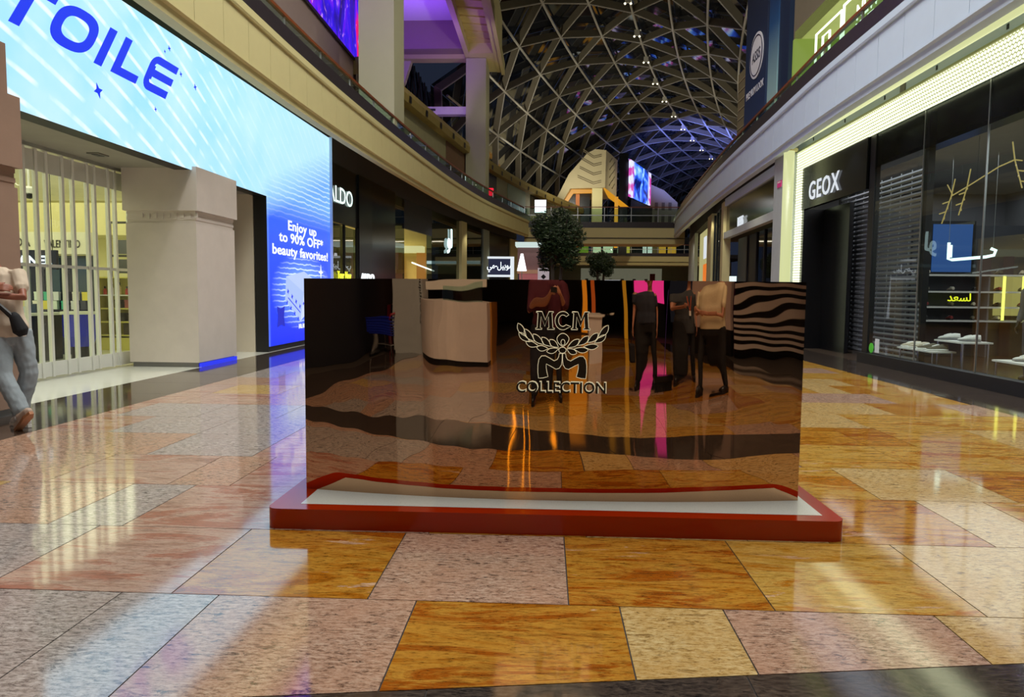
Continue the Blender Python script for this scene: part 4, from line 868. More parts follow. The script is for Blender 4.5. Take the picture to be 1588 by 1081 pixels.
# ------------------------------------------------------------------ upper level, left
uw = struct('wall_left_upper', MB().box(-8.0, -7.5, 4, 29.6, 6.42, 18), TAUPE)
t = NT('violet_video_picture'); v = t.objc((1, 0.5, 0.25)); n1_ = t.noise(v, 1.3, 3, 0.5, 1.0); n2_ = t.noise(v, 5.0, 3, 0.6, 2.0)
c = t.ramp(n1_, [(0.38, lin((14, 8, 120))), (0.48, lin((40, 10, 235))), (0.56, lin((120, 20, 240))), (0.62, lin((235, 20, 110)))])
c = t.mix(t.ramp(n2_, [(0.60, 0.0), (0.70, 0.8)]), c, lin((214, 150, 255)))
t.bsdf((0.01, 0.01, 0.02), 0.3, emit=c, estr=1.0)
ls = thing('wall_video_screen', (-7.5, 22, 10.3), 'violet and pink video screen on the upper left wall', 'screen')
MB().box(-7.5, -7.44, 14.0, 29.0, 10.36, 17.0).build('display', t.m, ls); MB().box(-7.5, -7.43, 13.9, 29.05, 10.26, 10.36).build('bezel', BLACKM, ls)
CCOL = M('cream_column', (184, 184, 154), 0.65, var=0.04)
colA = thing('square_column', (-5.8, 25.5, 6.45), 'huge plain cream square column rising from the left balcony nearest the camera', 'column')
MB().box(-6.42, -5.22, 24.7, 26.4, 6.45, 22).build('shaft', CCOL, colA); MB().box(-6.46, -5.2, 24.66, 26.44, 6.45, 6.62).build('foot', CREAM, colA)
colB = thing('square_column', (-4.35, 45, 6.45), 'lilac tinted square column further along the left balcony', 'column')
MB().box(-4.95, -3.76, 43.8, 46.4, 6.45, 15.3).build('shaft', CCOL, colB); MB().box(-4.99, -3.74, 43.76, 46.44, 6.45, 6.6).build('foot', CREAM, colB)
area('violet_wash', (-7.6, 38.5, 13.2), (2.5, 4), 330, (0.24, 0.06, 1.0), (R(180), 0, 0))
spot('soffit_fill', (-6.2, 37, 8.5), (-8, 44, 15), 120, (1.0, 0.85, 0.7), 70, 0.3)  # added warm spot lifting the unlit cross beam and haunch
spot('violet_column_wash', (-7.5, 36, 8.0), (-4.4, 43.8, 10.5), 900, (0.62, 0.34, 1.0), 70, 0.4)
cn = thing('portal_canopy', (-4, 36, 15.3), 'cream canopy beam with coffered underside above the left columns', 'canopy')
GB = M('gold_beige', (196, 180, 120), 0.7)
MB().box(-5.0, -4.72, 24, 46.6, 15.36, 18.6).build('side_beam', CREAM, cn); MB().box(-3.28, -3.0, 24, 46.6, 15.3, 18.6).build('side_beam', CREAM, cn)
MB().box(-4.72, -3.28, 43.0, 46.6, 15.33, 18.6).build('end_beam', CREAM, cn); MB().box(-4.72, -3.28, 24, 43.0, 15.9, 18.6).build('coffer', GB, cn)
for k in range(11): MB().bar((-4.7, 31 + k * 1.1, 15.86), (-3.32, 31.35 + k * 1.1, 15.86), 0.14, 0.08).build('coffer_slat', GB, cn)
MB().box(-3.02, -2.82, 24, 46.8, 15.2, 15.9).build('cornice', CREAM, cn)
vc = thing('violet_soffit', (-8, 36, 17), 'smooth soffit glowing violet between the left columns', 'soffit')
MB().box(-12.5, -5.02, 30, 43.0, 17.2, 17.4).build('panel', WHITE, vc); MB().box(-12.5, -5.02, 43.0, 44.0, 15.6, 17.4).build('cross_beam', TAUPE, vc); MB().box(-12.5, -5.02, 44.0, 44.8, 15.35, 16.1).build('lower_beam', CREAM, vc)
MB().prism([(-10.4, 15.5), (-8.3, 15.5), (-8.75, 14.1), (-9.5, 13.0), (-10.4, 11.2)], (0, 44.4, 0), XP, ZP, -0.5, 0.0).build('haunch', BEIGEP, vc)
MB().box(-9.2, -4.97, 44.0, 44.6, 12.1, 12.55).build('tie_beam', M('violet_lit_beam', (210, 200, 220), 0.6), vc); MB().box(-8.3, -6.8, 43.95, 44.0, 12.3, 12.42).build('slot', DGREY, vc)  # violet light on the tie beam put into its lilac colour
sw = struct('wall_left_glazing', MB().box(-10.7, -10.6, 45.2, 70, 6, 19), M('dark_glazing', (10, 12, 18), 0.1))
for k in range(9):
    MB().bar((-10.55, 44 + k * 2.8, 7), (-10.55, 52 + k * 2.8, 19), 0.1, 0.3).build('diagonal_fin', M('bronze_fin', (112, 104, 84), 0.5, 0.1), sw); MB().bar((-10.5, 53 + k * 2.8, 7), (-10.5, 45 + k * 2.8, 19), 0.1, 0.3).build('diagonal_fin', M('bronze_fin', (112, 104, 84), 0.5, 0.1), sw)
spot('canopy_fill', (2.5, 36, 8.0), (-3.6, 42, 15), 900, WARM, 50, 0.3)  # added warm spot that lightens the canopy from the hall side
# set-back upper shop row with cornice
UL = catmull([(-7.1, 28), (-6.5, 33), (-5.05, 44), (-4.1, 50.4), (-1.9, 60), (0.5, 68), (3.5, 77)], 0.5)
def rib2(name, prof, mat, parent, p): return MB().sweep(prof, p).build(name, mat, parent)
up = struct('wall_left_upper_shops', MB().sweep([(0, 6.4), (0, 9.75), (-0.3, 9.75), (-0.3, 6.4)], UL), M('olive_upper_wall', (150, 146, 112), 0.7))
OCH = M('ochre_cornice', (150, 134, 76), 0.7, var=0.2)
rib2('cornice', [(0.0, 9.75), (0.35, 9.8), (0.4, 10.1), (0.3, 10.4), (-0.4, 10.4), (-0.4, 9.75)], OCH, up, UL)
for i in range(4, len(UL) - 4, 5):
    a, b = UL[i], UL[i + 1]; rib2('cornice_notch', [(0.41, 9.82), (0.415, 9.82), (0.415, 10.12), (0.41, 10.12)], BLACKM, up, [a, (a[0] + (b[0] - a[0]) * .6, a[1] + (b[1] - a[1]) * .6)])
for i0, i1, z0, z1, m_, nm in ((24, 36, 6.4, 9.7, BROWNW, 'brown_panel'), (44, 50, 6.4, 9.7, BLACKP, 'dark_shop'), (55, 66, 6.4, 8.4, BLACKP, 'dark_shop'), (55, 66, 8.4, 9.7, M('sage_sign', (132, 146, 120), 0.6), 'sign_band'), (68, 84, 6.4, 9.7, BLACKP, 'dark_shop')):
    rib2(nm, [(0.005, z0), (0.05, z0), (0.05, z1), (0.005, z1)], m_, up, UL[i0:i1])
wl = thing('wall_lamp', (-5.0, 43.5, 8.3), 'glowing white round wall lamp on the brown upper panel', 'lamp')
MB().lathe([(0.2, 0), (0.28, 0.1), (0.28, 0.5), (0.2, 0.6)], (-5.05, 44.3, 8.0), 12).build('glass', EM('lamp_white', (250, 250, 255), 2.0), wl); MB().box(-5.3, -5.05, 44.2, 44.4, 8.2, 8.4).build('bracket', SILVER, wl)
rl = thing('red_sign', (-3.9, 50, 8.4), 'small glowing red sign beside the lilac column', 'sign')
MB().box(-4.05, -3.75, 50.0, 50.2, 8.1, 8.6).build('lamp_box', EM('red_glow', (250, 20, 50), 1.5), rl); MB().box(-4.1, -3.7, 50.2, 50.25, 8.05, 8.65).build('back_plate', BLACKM, rl)
wb = thing('white_lightbox', (-1.5, 62, 8.7), 'bright white lightbox sign above the tree on the upper level', 'sign')
MB().box(-1.1, -0.15, 61.7, 61.8, 8.25, 9.3).build('face', EM('lamp_white', (250, 250, 255), 2.0), wb); MB().box(-1.15, -0.1, 61.8, 61.95, 8.2, 9.35).build('frame', BLACKM, wb)
w2 = thing('lit_shop_window', (0.2, 66, 7), 'yellow lit upper shop window behind the tree crown', 'window')
MB().box(-1.2, 0.3, 62.8, 62.9, 6.5, 8.2).build('pane', EM('warm_window', (230, 210, 110), 0.8), w2)
for k in range(4): MB().box(-1.25 + k * 0.5, -1.2 + k * 0.5, 62.75, 62.8, 6.5, 8.2).build('glazing_bar', BLACKM, w2)
# ------------------------------------------------------------------ bridges across the hall
def bridge(n, y, x0, x1, z, dk, lit):
    b = struct('wall_bridge_%d' % n, MB().box(x0, x1, y, y + 3, z - 1.2, z - 0.15), CREAM)
    MB().box(x0, x1, y - 0.06, y, z - 0.78, z - 0.12).build('fascia_panel', CREAM, b); MB().box(x0, x1, y - 0.04, y + 0.2, z - 0.85, z - 0.80).build('shadow_gap', BLACKM, b)
    MB().box(x0, x1, y - 0.05, y + 3, z - 0.12, z + 0.28).build('granite_band', GRANB, b)
    k = int((x1 - x0) / 1.6)
    for i in range(k):
        a = x0 + (x1 - x0) * i / k; c2 = x0 + (x1 - x0) * (i + 1) / k
        MB().box(a + 0.03, c2 - 0.03, y + 0.05, y + 0.07, z + 0.3, z + 1.2).build('glass_pane', GLASSG, b); MB().box(a - 0.02, a + 0.02, y + 0.04, y + 0.09, z + 0.28, z + 1.3).build('post', SILVER, b)
    for zz in (0.72, 1.28): MB().box(x0, x1, y + 0.03, y + 0.09, z + zz, z + zz + 0.05).build('rail', WOODR if zz > 1 else SILVER, b)
    return b
bridge(1, 50.5, -1.6, 9.4, 6.1, 0.5, True)
bridge(2, 90, -1.0, 20.0, 6.2, 0.5, True)
struct('wall_hall_end', MB().box(0, 26, 104, 105, 0, 6.0), M('end_wall', (170, 156, 110), 0.7))
hb = thing('hoarding', (10, 100, 0), 'pale printed shop hoarding under the far bridge', 'hoarding')
MB().box(4.6, 15.5, 99, 99.2, 0, 4.9).build('board', M('hoarding_sage', (196, 200, 170), 0.6, emit=0.15), hb); MB().box(11.5, 14.6, 98.9, 99, 2.4, 2.9).build('red_swoosh', M('hoarding_red', (150, 44, 30), 0.6), hb); MB().box(13.9, 14.6, 98.9, 99, 2.9, 4.2).build('red_swoosh', M('hoarding_red', (150, 44, 30), 0.6), hb)
MB().box(6.5, 13.0, 98.88, 98.9, 1.4, 2.3).build('wood_strip', WOODB, hb)
for k in range(6): MB().box(5.2 + k * 1.6, 5.6 + k * 1.6, 98.9, 98.99, 3.1, 3.5).build('badge', M('hoarding_grey', (110, 120, 100), 0.6), hb)
for k, (x, w, c) in enumerate(((2.2, 3.2, (110, 140, 40)), (6.0, 2.6, (225, 235, 190)), (9.2, 1.6, (220, 190, 70)), (12.5, 1.2, (240, 245, 230)), (14.6, 2.2, (226, 160, 50)))):
    o = thing('far_lit_shop', (x + w / 2, 96, 6.2), 'small %s lit far shop seen under the first bridge' % ['green', 'pale', 'yellow', 'white', 'orange'][k], 'shop')
    MB().box(x, x + w, 96, 96.2, 6.5, 8.3).build('lit_wall', EM('far_lit_%d' % k, c, 0.75), o); MB().box(x + w * 0.4, x + w * 0.5, 95.9, 96, 6.5, 8.3).build('door_post', BLACKM, o)
struct('floor_upper_far', MB().box(-2, 26, 93.0, 104, 6.05, 6.5), M('dark_shop_ceiling', (52, 52, 54), 0.7))
cs = thing('far_white_sign', (9, 88, 1.0), 'bright white far sign glowing beneath the bridges', 'sign')
MB().box(6.7, 8.8, 88, 88.1, 1.6, 3.1).build('face', EM('sign_white_glow', (240, 250, 255), 1.6), cs); MB().box(6.6, 8.9, 88.1, 88.2, 1.5, 3.2).build('frame', SILVER, cs)
for x in (6.7, 8.75): MB().box(x, x + 0.06, 88.1, 88.18, 0, 1.5).build('leg', SILVER, cs)
area('under_bridge_light', (4, 48.0, 4.9), (8, 1), 80, WARM)
area('far_hall_light', (9, 78.0, 9.0), (6, 6), 350, (1, 0.85, 0.5))
# ------------------------------------------------------------------ barrel vault of the hall
W_, Z0_, RISE = 13.0, 7.6, 14.6
def centre(s):
    y = s; return Vector((0.002 * y * y, y)), math.atan(0.004 * y)
def vp(s, a, out=0.0):
    c, th = centre(s); off = -math.cos(a) * (W_ + out); z = Z0_ + math.sin(a) * (RISE + out)
    return Vector((c.x + off * math.cos(th), c.y - off * math.sin(th), z))
NA = 14; angs = [math.pi * (0.02 + 0.96 * i / NA) for i in range(NA + 1)]
SS = [26 + 6.4 * k for k in range(20)]
def node(i, k): return vp(26 + 6.4 * (k + (0.5 if i % 2 else 0.0)), angs[i])
def nodeo(i, k): return vp(26 + 6.4 * (k + (0.5 if i % 2 else 0.0)), angs[i], 0.55)
roof = struct('ceiling_vault', MB().sweep([(0, 0), (0.4, 0), (0.4, 0.5), (0, 0.5)], [(-8.5, 26), (-8.4, 27)]) if False else MB().box(-14.0, -13.4, 24, 26, 7, 7.6), DGREY)
RIBM = M('grey_steel_rib', (196, 192, 176), 0.4, 0.2); FINM = M('bronze_fin', (112, 104, 84), 0.5, 0.1)
tp = NT('dark_night_glass'); oi = tp.n('ShaderNodeObjectInfo')
tp.bsdf((0.008, 0.01, 0.014), 0.06, spec=0.9); PANE = tp.m
for i in range(NA + 1):
    MB().tube([vp(24 + 1.6 * k, angs[i], -0.28) for k in range(14 if i <= 4 else 4, 80)], 0.085, 6).build('long_rib', RIBM, roof)
cand = []
for i in range(NA):
    for k in range(19):
        a, b = node(i, k), node(i + 1, k)
        c2 = node(i + 1, k + 1) if i % 2 == 0 else node(i + 1, k + 1)
        # zig-zag diagonals between neighbouring long ribs
        if i % 2 == 0: prs = [(node(i, k), node(i + 1, k)), (node(i, k + 1), node(i + 1, k))]; tris = [(nodeo(i, k), nodeo(i + 1, k), nodeo(i, k + 1)), (nodeo(i + 1, k), nodeo(i + 1, k + 1), nodeo(i, k + 1))]
        else: prs = [(node(i, k), node(i + 1, k)), (node(i, k), node(i + 1, k + 1))]; tris = [(nodeo(i, k), nodeo(i + 1, k + 1), nodeo(i, k + 1)), (nodeo(i, k), nodeo(i + 1, k), nodeo(i + 1, k + 1))]
        cand.append((k, i, prs, tris))
cand.sort(key=lambda q: (q[0], abs(q[1] - 6)))
restf, restp, rods = MB(), MB(), MB(); nf = npn = 0
for k, i, prs, tris in cand:
    mc = (prs[0][0] + prs[0][1] + prs[1][0] + prs[1][1]) / 4
    if mc.y < 45.8 and mc.x < -3.0: continue          # the portal between the left columns stands here
    am = (angs[i] + angs[i + 1]) / 2
    for a, b in prs:
        c, th = centre((a.y + b.y) / 2); upv = Vector((-math.cos(am) * math.cos(th), math.cos(am) * math.sin(th), math.sin(am)))
        rods.bar(a - upv * 0.3, b - upv * 0.3, 0.055, 0.055, upv)
        if k >= 2 and nf < 295 and 1 <= i <= NA - 3: MB().bar(a, b, 0.09, 0.5, upv).build('diagonal_fin', FINM, roof); nf += 1
        else: restf.bar(a, b, 0.09, 0.5, upv)
    for tr in tris:
        g = (tr[0] + tr[1] + tr[2]) / 3; jit = Vector((random.uniform(-1, 1), random.uniform(-1, 1), random.uniform(-1, 1))) * 0.05
        pts = [g + (p - g) * 0.985 + jit * (j - 1) for j, p in enumerate(tr)]
        if k >= 2 and npn < 295 and 1 <= i <= NA - 3: MB().add(pts, [(0, 1, 2)]).build('glass_pane', PANE, roof); npn += 1
        else: restp.add(pts, [(0, 1, 2)])
o = restf.build('diagonal_fins', FINM, roof); o['kind'] = 'stuff'
o = rods.build('tie_rods', RIBM, roof); o['kind'] = 'stuff'
o = restp.build('glass_panes', PANE, roof); o['kind'] = 'stuff'
for k in range(3, 18):
    p = vp(26 + 6.4 * k, angs[7], -0.75)
    o = thing('vault_spotlight', tuple(p), 'pair of tiny spotlights on a vault rib node, %s counting from the near end' % ORD[k - 3], 'spotlight', 'spotlights along the vault rib')
    MB().box(p.x - 0.2, p.x + 0.2, p.y - 0.04, p.y + 0.04, p.z - 0.05, p.z + 0.4).build('bracket', RIBM, o)
    for s in (-1, 1): MB().ell((p.x + s * 0.2, p.y, p.z - 0.1), (0.075, 0.075, 0.075), 8, 6).build('lamp', EM('spot_lamp', (255, 246, 210), 3.0), o)
# up-lighting of the vault: warm from the cornice, blue far right
for k, (x, y_, pw) in enumerate(((-3.3, 52.5, 230), (-1.2, 60, 230), (2.6, 70, 230))): spot('cornice_uplight', (x, y_, 10.8), (x + 4, y_ + 8, 20), pw * 4.5, (0.98, 0.93, 0.78), 130, 0.3)
for k, (x, y_) in enumerate(((12, 45), (16, 60), (20, 72))): spot('cornice_uplight', (x, y_, 9.5), (x - 5, y_ + 8, 21), 1150, (0.98, 0.95, 0.82), 130, 0.3)
spot('blue_uplight', (22, 84, 11.0), (19.5, 94, 21), 26000, (0.16, 0.22, 1.0), 78, 0.5)
# ------------------------------------------------------------------ faceted stone house, its gold soffit, video wall
cr = thing('faceted_pavilion', (4, 76, 7), 'faceted beige stone pavilion with chevron grooves and gold lit soffit', 'pavilion')
CHEV = M('carved_stone', (176, 164, 128), 0.75, var=0.1, vs_=1.0)
dv = Vector((2.0, 9.0, 0))
fp = [(0.6, 10.6), (1.3, 10.5), (2.25, 12.15), (5.6, 12.25), (5.8, 12.25), (5.85, 16.0), (4.75, 16.1), (3.95, 15.7), (2.1, 13.6)]
vs_ = [(x, 75.0, z) for x, z in fp] + [(x + dv.x, 75 + dv.y, z + (0.6 if z > 12.3 else 0.0)) for x, z in fp]; kk = len(fp)
b = MB(); b.add(vs_, [tuple(range(kk))[::-1], tuple(range(kk, 2 * kk))] + [(i, (i + 1) % kk, kk + (i + 1) % kk, kk + i) for i in range(kk)]); b.build('shell', CHEV, cr)
for z in (12.7, 13.6, 14.5, 15.3):
    for dz in (0, 0.18):
        w = 2.3 - (z - 12.7) * 0.3
        MB().bar((5.4, 74.98, z + dz + 0.1), (4.6, 74.98, z + dz - 0.1), 0.06, 0.07).build('chevron', M('groove_shadow', (110, 100, 76), 0.8), cr)
        MB().bar((4.6, 74.98, z + dz - 0.1), (4.6 - w * 0.7, 74.98, z + dz + 0.6 - 0.0), 0.06, 0.07).build('chevron', M('groove_shadow', (110, 100, 76), 0.8), cr)
for z in (12.9, 13.7, 14.5, 15.3):
    for q in (0.3, 0.55): MB().bar((5.8 + dv.x * q + 0.06, 75 + dv.y * q, z), (5.8 + dv.x * (q + 0.2) + 0.06, 75 + dv.y * (q + 0.2), z + 0.7), 0.06, 0.1).build('slit', M('groove_shadow', (110, 100, 76), 0.8), cr)
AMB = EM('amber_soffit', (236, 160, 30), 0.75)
MB().prism([(1.35, 10.4), (1.75, 10.4), (2.6, 11.7), (4.6, 11.75), (4.6, 12.1), (2.4, 12.1)], (0, 75.2, 0), XP, ZP, -0.4, 0.0).build('gold_trim', AMB, cr)
MB().add([(5.6, 75, 12.2), (5.8, 75, 12.2), (9.2, 84, 11.4), (8.4, 84, 11.3), (6.4, 78, 11.6)], [(0, 1, 2, 3, 4)]).build('gold_soffit', AMB, cr)
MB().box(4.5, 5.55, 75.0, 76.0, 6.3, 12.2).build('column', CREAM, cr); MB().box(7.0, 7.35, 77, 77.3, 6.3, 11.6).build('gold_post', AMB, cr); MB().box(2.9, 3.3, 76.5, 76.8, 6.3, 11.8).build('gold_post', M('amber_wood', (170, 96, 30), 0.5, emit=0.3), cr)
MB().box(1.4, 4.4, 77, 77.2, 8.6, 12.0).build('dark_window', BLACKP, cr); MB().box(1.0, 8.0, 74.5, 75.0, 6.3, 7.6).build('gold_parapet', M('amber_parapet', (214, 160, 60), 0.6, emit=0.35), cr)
spot('pavilion_wash', (1, 60, 9), (4.5, 75, 14), 900, (1.0, 0.85, 0.5), 60, 0.3)
vw = thing('far_video_wall', (11.2, 91, 12.5), 'bright tilted blue and pink video wall far down the hall', 'screen')
t = NT('far_video_picture'); g = t.n('ShaderNodeNewGeometry'); sp = t.n('ShaderNodeSeparateXYZ'); t.l(g.outputs['Position'], sp.inputs[0])
v = t.objc((0.5, 0.14, 0.35)); nz = t.noise(v, 1.6, 3, 0.5, 0.6)
edge = t.math('ABSOLUTE', t.math('MULTIPLY', t.math('SUBTRACT', sp.outputs[1], 91), 0.166))
c = t.ramp(nz, [(0.36, lin((8, 18, 90))), (0.48, lin((40, 90, 240))), (0.58, lin((130, 190, 255))), (0.66, lin((235, 245, 255)))])
c = t.mix(t.ramp(edge, [(0.62, 0.0), (0.78, 0.9)]), c, t.ramp(t.noise(v, 3.0, 2), [(0.45, lin((220, 220, 255))), (0.56, lin((200, 50, 150)))]))
t.bsdf((0.01, 0.01, 0.02), 0.3, emit=c, estr=1.3)
MB().add([(9.25, 85, 12.7), (13.3, 97, 13.1), (13.3, 97, 17.2), (9.25, 85, 16.9), (9.45, 84.95, 12.7), (13.5, 96.95, 13.1), (13.5, 96.95, 17.2), (9.45, 84.95, 16.9)], [(0, 3, 2, 1), (4, 5, 6, 7), (0, 1, 5, 4), (1, 2, 6, 5), (2, 3, 7, 6), (3, 0, 4, 7)]).build('display', t.m, vw)
MB().box(8.3, 9.3, 86, 87, 6, 17.8).build('dark_pylon', BLACKP, vw); MB().add([(9.6, 85.4, 8), (13.8, 97.4, 8), (13.8, 97.4, 12.9), (9.6, 85.4, 12.5)], [(0, 1, 2, 3)]).build('dark_skirt', BLACKP, vw)
sk = thing('stone_house_far', (15, 100, 6), 'smaller carved stone block behind the far video wall', 'pavilion')
MB().prism([(13.6, 6), (17.2, 6), (17.2, 13.6), (15.4, 15.2), (13.6, 16.0)], (0, 98, 0), XP, ZP, -6, 0).build('shell', CHEV, sk)
for k in range(6): MB().box(14.2 + (k % 3) * 0.9, 14.6 + (k % 3) * 0.9, 97.9, 98, 11 + (k // 3) * 1.6, 12 + (k // 3) * 1.6).build('slit', M('groove_shadow', (110, 100, 76), 0.8), sk)
struct('wall_upper_far', MB().box(8.5, 24, 100, 101, 6, 9.2), BLACKM)

# ------------------------------------------------------------------ trees and small signs in the middle of the hall
LEAF = M('dark_green_leaf', (38, 54, 26), 0.5, var=0.5, vs_=30); BARK = M('dark_bark', (52, 44, 36), 0.8)
def tree(loc, r, h, zc, label, n):
    o = thing('potted_tree', loc, label, 'tree'); x, y, _ = loc
    MB().lathe([(0.42, 0), (0.5, 0.55), (0.46, 0.55), (0.44, 0.5)], loc, 16).build('pot', M('dark_pot', (46, 44, 44), 0.5), o)
    for s in (-1, 1): MB().tube([(x + s * 0.05, y, 0.4), (x + s * 0.13, y, 1.4), (x + s * 0.2, y, zc - h * 0.55), (x + s * 0.3, y + 0.1, zc)], [0.1, 0.085, 0.07, 0.03], 8).build('trunk', BARK, o)
    for k in range(14):
        a = random.uniform(0, 6.28); e = random.uniform(-0.3, 1.2)
        MB().tube([(x, y, zc - h * 0.5), (x + math.cos(a) * r * 0.4, y + math.sin(a) * r * 0.4, zc - h * 0.2 + e * 0.3), (x + math.cos(a) * r * 0.85, y + math.sin(a) * r * 0.85, zc + e * h * 0.6)], [0.035, 0.022, 0.008], 5).build('branch', BARK, o)
    mb = MB(); rg = random.Random(5)
    lumps = [(0, 0, 0, 0.72)] + [(math.cos(a) * 0.55, math.sin(a) * 0.55, rg.uniform(-0.45, 0.5), rg.uniform(0.36, 0.5)) for a in [k * 0.7 for k in range(9)]] + [(0.1, 0, 0.62, 0.4)]
    for k in range(n):
        lx, ly, lz, lr = rg.choice(lumps); d = Vector((rg.gauss(0, 1), rg.gauss(0, 1), rg.gauss(0, 1))).normalized() * lr * rg.uniform(0.55, 1.08)
        c = Vector((x + (lx + d.x) * r, y + (ly + d.y) * r, zc + (lz + d.z) * h))
        u = Vector((rg.gauss(0, 1), rg.gauss(0, 1), rg.gauss(0, 0.6))).normalized(); w = u.orthogonal().normalized(); L = rg.uniform(0.05, 0.1) * 1.1; ww = L * 0.36
        mb.add([c - u * L, c + w * ww, c + u * L, c - w * ww], [(0, 1, 2, 3)])
    f = mb.build('foliage', LEAF, o); f['kind'] = 'stuff'; return o
tree((0.4, 30, 0), 1.15, 1.4, 3.55, 'larger dark green potted tree with twin trunks behind the mirrored kiosk', 9000)
tree((3.3, 45, 0), 0.95, 0.85, 3.2, 'smaller round potted tree further down the hall', 5000)
tm = thing('kiosk_sign_frame', (-2.2, 34, 0), 'white sign frame with a navy panel in white Arabic lettering', 'sign')
NB = M('navy_sign_panel', (34, 42, 78), 0.4, emit=0.25); WS = EM('white_sign_frame', (236, 244, 250), 0.9)
MB().box(-2.75, -1.68, 34.0, 34.08, 2.3, 3.05).build('panel', NB, tm)
for z in (3.05, 2.2): MB().box(-2.8, -1.55, 33.98, 34.1, z, z + 0.1).build('frame_bar', WS, tm)
MB().box(-1.72, -1.55, 33.98, 34.1, 0.0, 3.15).build('frame_post', WS, tm)
text('letter', '\ufef2\ufee3-\ufede\ufef4\ufe91\ufeee\ufee3', 0.42, (-2.22, 33.99, 2.6), XP, EM('sign_white_glow', (240, 250, 255), 1.6), tm, 0.005, 0.004, 'CENTER', 0.72)
lp_ = thing('lit_cone_lamp', (-1.3, 36, 0), 'glowing white tapered lamp beside the navy Arabic sign', 'lamp')
MB().lathe([(0.24, 2.55), (0.06, 3.4)], (-1.25, 36, 0), 12).build('shade', EM('lamp_white', (250, 250, 255), 2.0), lp_); MB().tube([(-1.25, 36, 0), (-1.25, 36, 2.55)], 0.02, 8).build('pole', SILVER, lp_); MB().lathe([(0.2, 0), (0.2, 0.03)], (-1.25, 36, 0), 14).build('base', SILVER, lp_)
pk2 = thing('pink_kiosk', (-0.9, 39, 0), 'small pink and grey kiosk stall behind the tapered lamp', 'kiosk')
MB().box(-1.5, -0.3, 39, 40, 0, 2.5).build('counter', M('rose_panel', (190, 110, 116), 0.5, emit=0.2), pk2); MB().box(-1.6, -0.2, 38.95, 40, 2.5, 2.7).build('band', M('salmon_band', (220, 170, 140), 0.5), pk2); MB().box(-1.6, -0.2, 39.2, 40, 2.7, 3.9).build('back_board', M('mauve_board', (150, 110, 110), 0.5), pk2); MB().box(-1.7, 0.3, 38.5, 40.2, 3.95, 4.15).build('canopy', EM('canopy_glow', (220, 240, 235), 0.8), pk2)
rp = thing('white_notice_board', (-0.1, 33, 0), 'white notice board with a dark diamond mark near the big tree', 'notice board')
MB().box(-0.42, 0.1, 33.0, 33.05, 1.4, 2.6).build('board', M('notice_board_white', (226, 216, 224), 0.5, emit=0.3), rp); MB().prism([(0, -0.12), (0.12, 0), (0, 0.12), (-0.12, 0)], (-0.16, 33.0, 2.2), XP, ZP, 0, 0.01).build('diamond', BLACKM, rp); MB().box(-0.36, 0.06, 32.99, 33, 2.46, 2.54).build('caption_strip', DGREY, rp)
for s in (-0.36, 0.04): MB().box(s - 0.02, s + 0.02, 33.0, 33.05, 0, 1.4).build('leg', SILVER, rp)
# ------------------------------------------------------------------ mirrored kiosk on its red plinth
def mirror_y(x, z):
    u = (x - 0.02) / 1.62; s = 0.16 if u < 0 else 0.125
    w = 0.00050 * math.sin(x * 13.0 + 1.0 + 0.5 * z) + 0.00032 * math.sin(x * 29.0 + 2.1 * z) + 0.00045 * math.sin(z * 7.0 + x * 3.0) + 0.00020 * math.sin(z * 19 + x * 5.0)
    w += 0.0012 * math.sin(x * 5.0 + 0.7 + 0.8 * z)
    return 4.548 + s * abs(u) ** 2.1 + w
ki = thing('mirrored_kiosk', (0.04, 5.3, 0), 'large bronze mirror kiosk with outlined emblem standing on a red plinth', 'kiosk')
t = NT('bronze_mirror'); t.bsdf((0.52, 0.33, 0.20), 0.012, 1.0); MIR = t.m
KX0, KX1, KZ0, KZ1 = -1.60, 1.64, 0.126, 1.535
nx, nz = 220, 70
b = MB(); vs_ = []
for j in range(nz + 1):
    for i in range(nx + 1):
        x = KX0 + (KX1 - KX0) * i / nx; z = KZ0 + (KZ1 - KZ0) * j / nz; vs_.append((x, mirror_y(x, z), z))
m0 = len(vs_)
for j in (0, 1):
    for i in range(nx + 1):
        x = KX0 + (KX1 - KX0) * i / nx; vs_.append((x, mirror_y(x, 0.8) + 0.03, KZ0 if j == 0 else KZ1))
fs = [(j * (nx + 1) + i, j * (nx + 1) + i + 1, (j + 1) * (nx + 1) + i + 1, (j + 1) * (nx + 1) + i) for j in range(nz) for i in range(nx)]
for i in range(nx):
    fs.append((i, m0 + i, m0 + i + 1, i + 1)); tt = nz * (nx + 1); fs.append((tt + i, tt + i + 1, m0 + nx + 1 + i + 1, m0 + nx + 1 + i)); fs.append((m0 + i, m0 + nx + 1 + i, m0 + nx + 2 + i, m0 + i + 1))
b.add(vs_, fs); smooth_by_angle(b.build('mirror_front', MIR, ki), 50)
for x0, x1 in ((KX0, KX0 + 0.03), (KX1 - 0.03, KX1)): MB().box(x0, x1, mirror_y(x0, 0.5) + 0.02, 6.05, KZ0, KZ1).build('mirror_side', MIR, ki)
MB().box(KX0, KX1, 6.02, 6.05, KZ0, KZ1).build('mirror_back', MIR, ki)
MB().box(KX0 + 0.03, KX1 - 0.03, 4.75, 6.02, 0.9, 0.93).build('inner_counter', BLACKM, ki)
def rrect(x0, x1, y0, y1, r, n=8):
    out = []
    for cx, cy, a0 in ((x1 - r, y0 + r, -90), (x1 - r, y1 - r, 0), (x0 + r, y1 - r, 90), (x0 + r, y0 + r, 180)):
        for k in range(n + 1): a = R(a0 + 90 * k / n); out.append((cx + r * math.cos(a), cy + r * math.sin(a)))
    return out
RED = M('red_orange_lacquer', (168, 42, 6), 0.14, var=0.05)
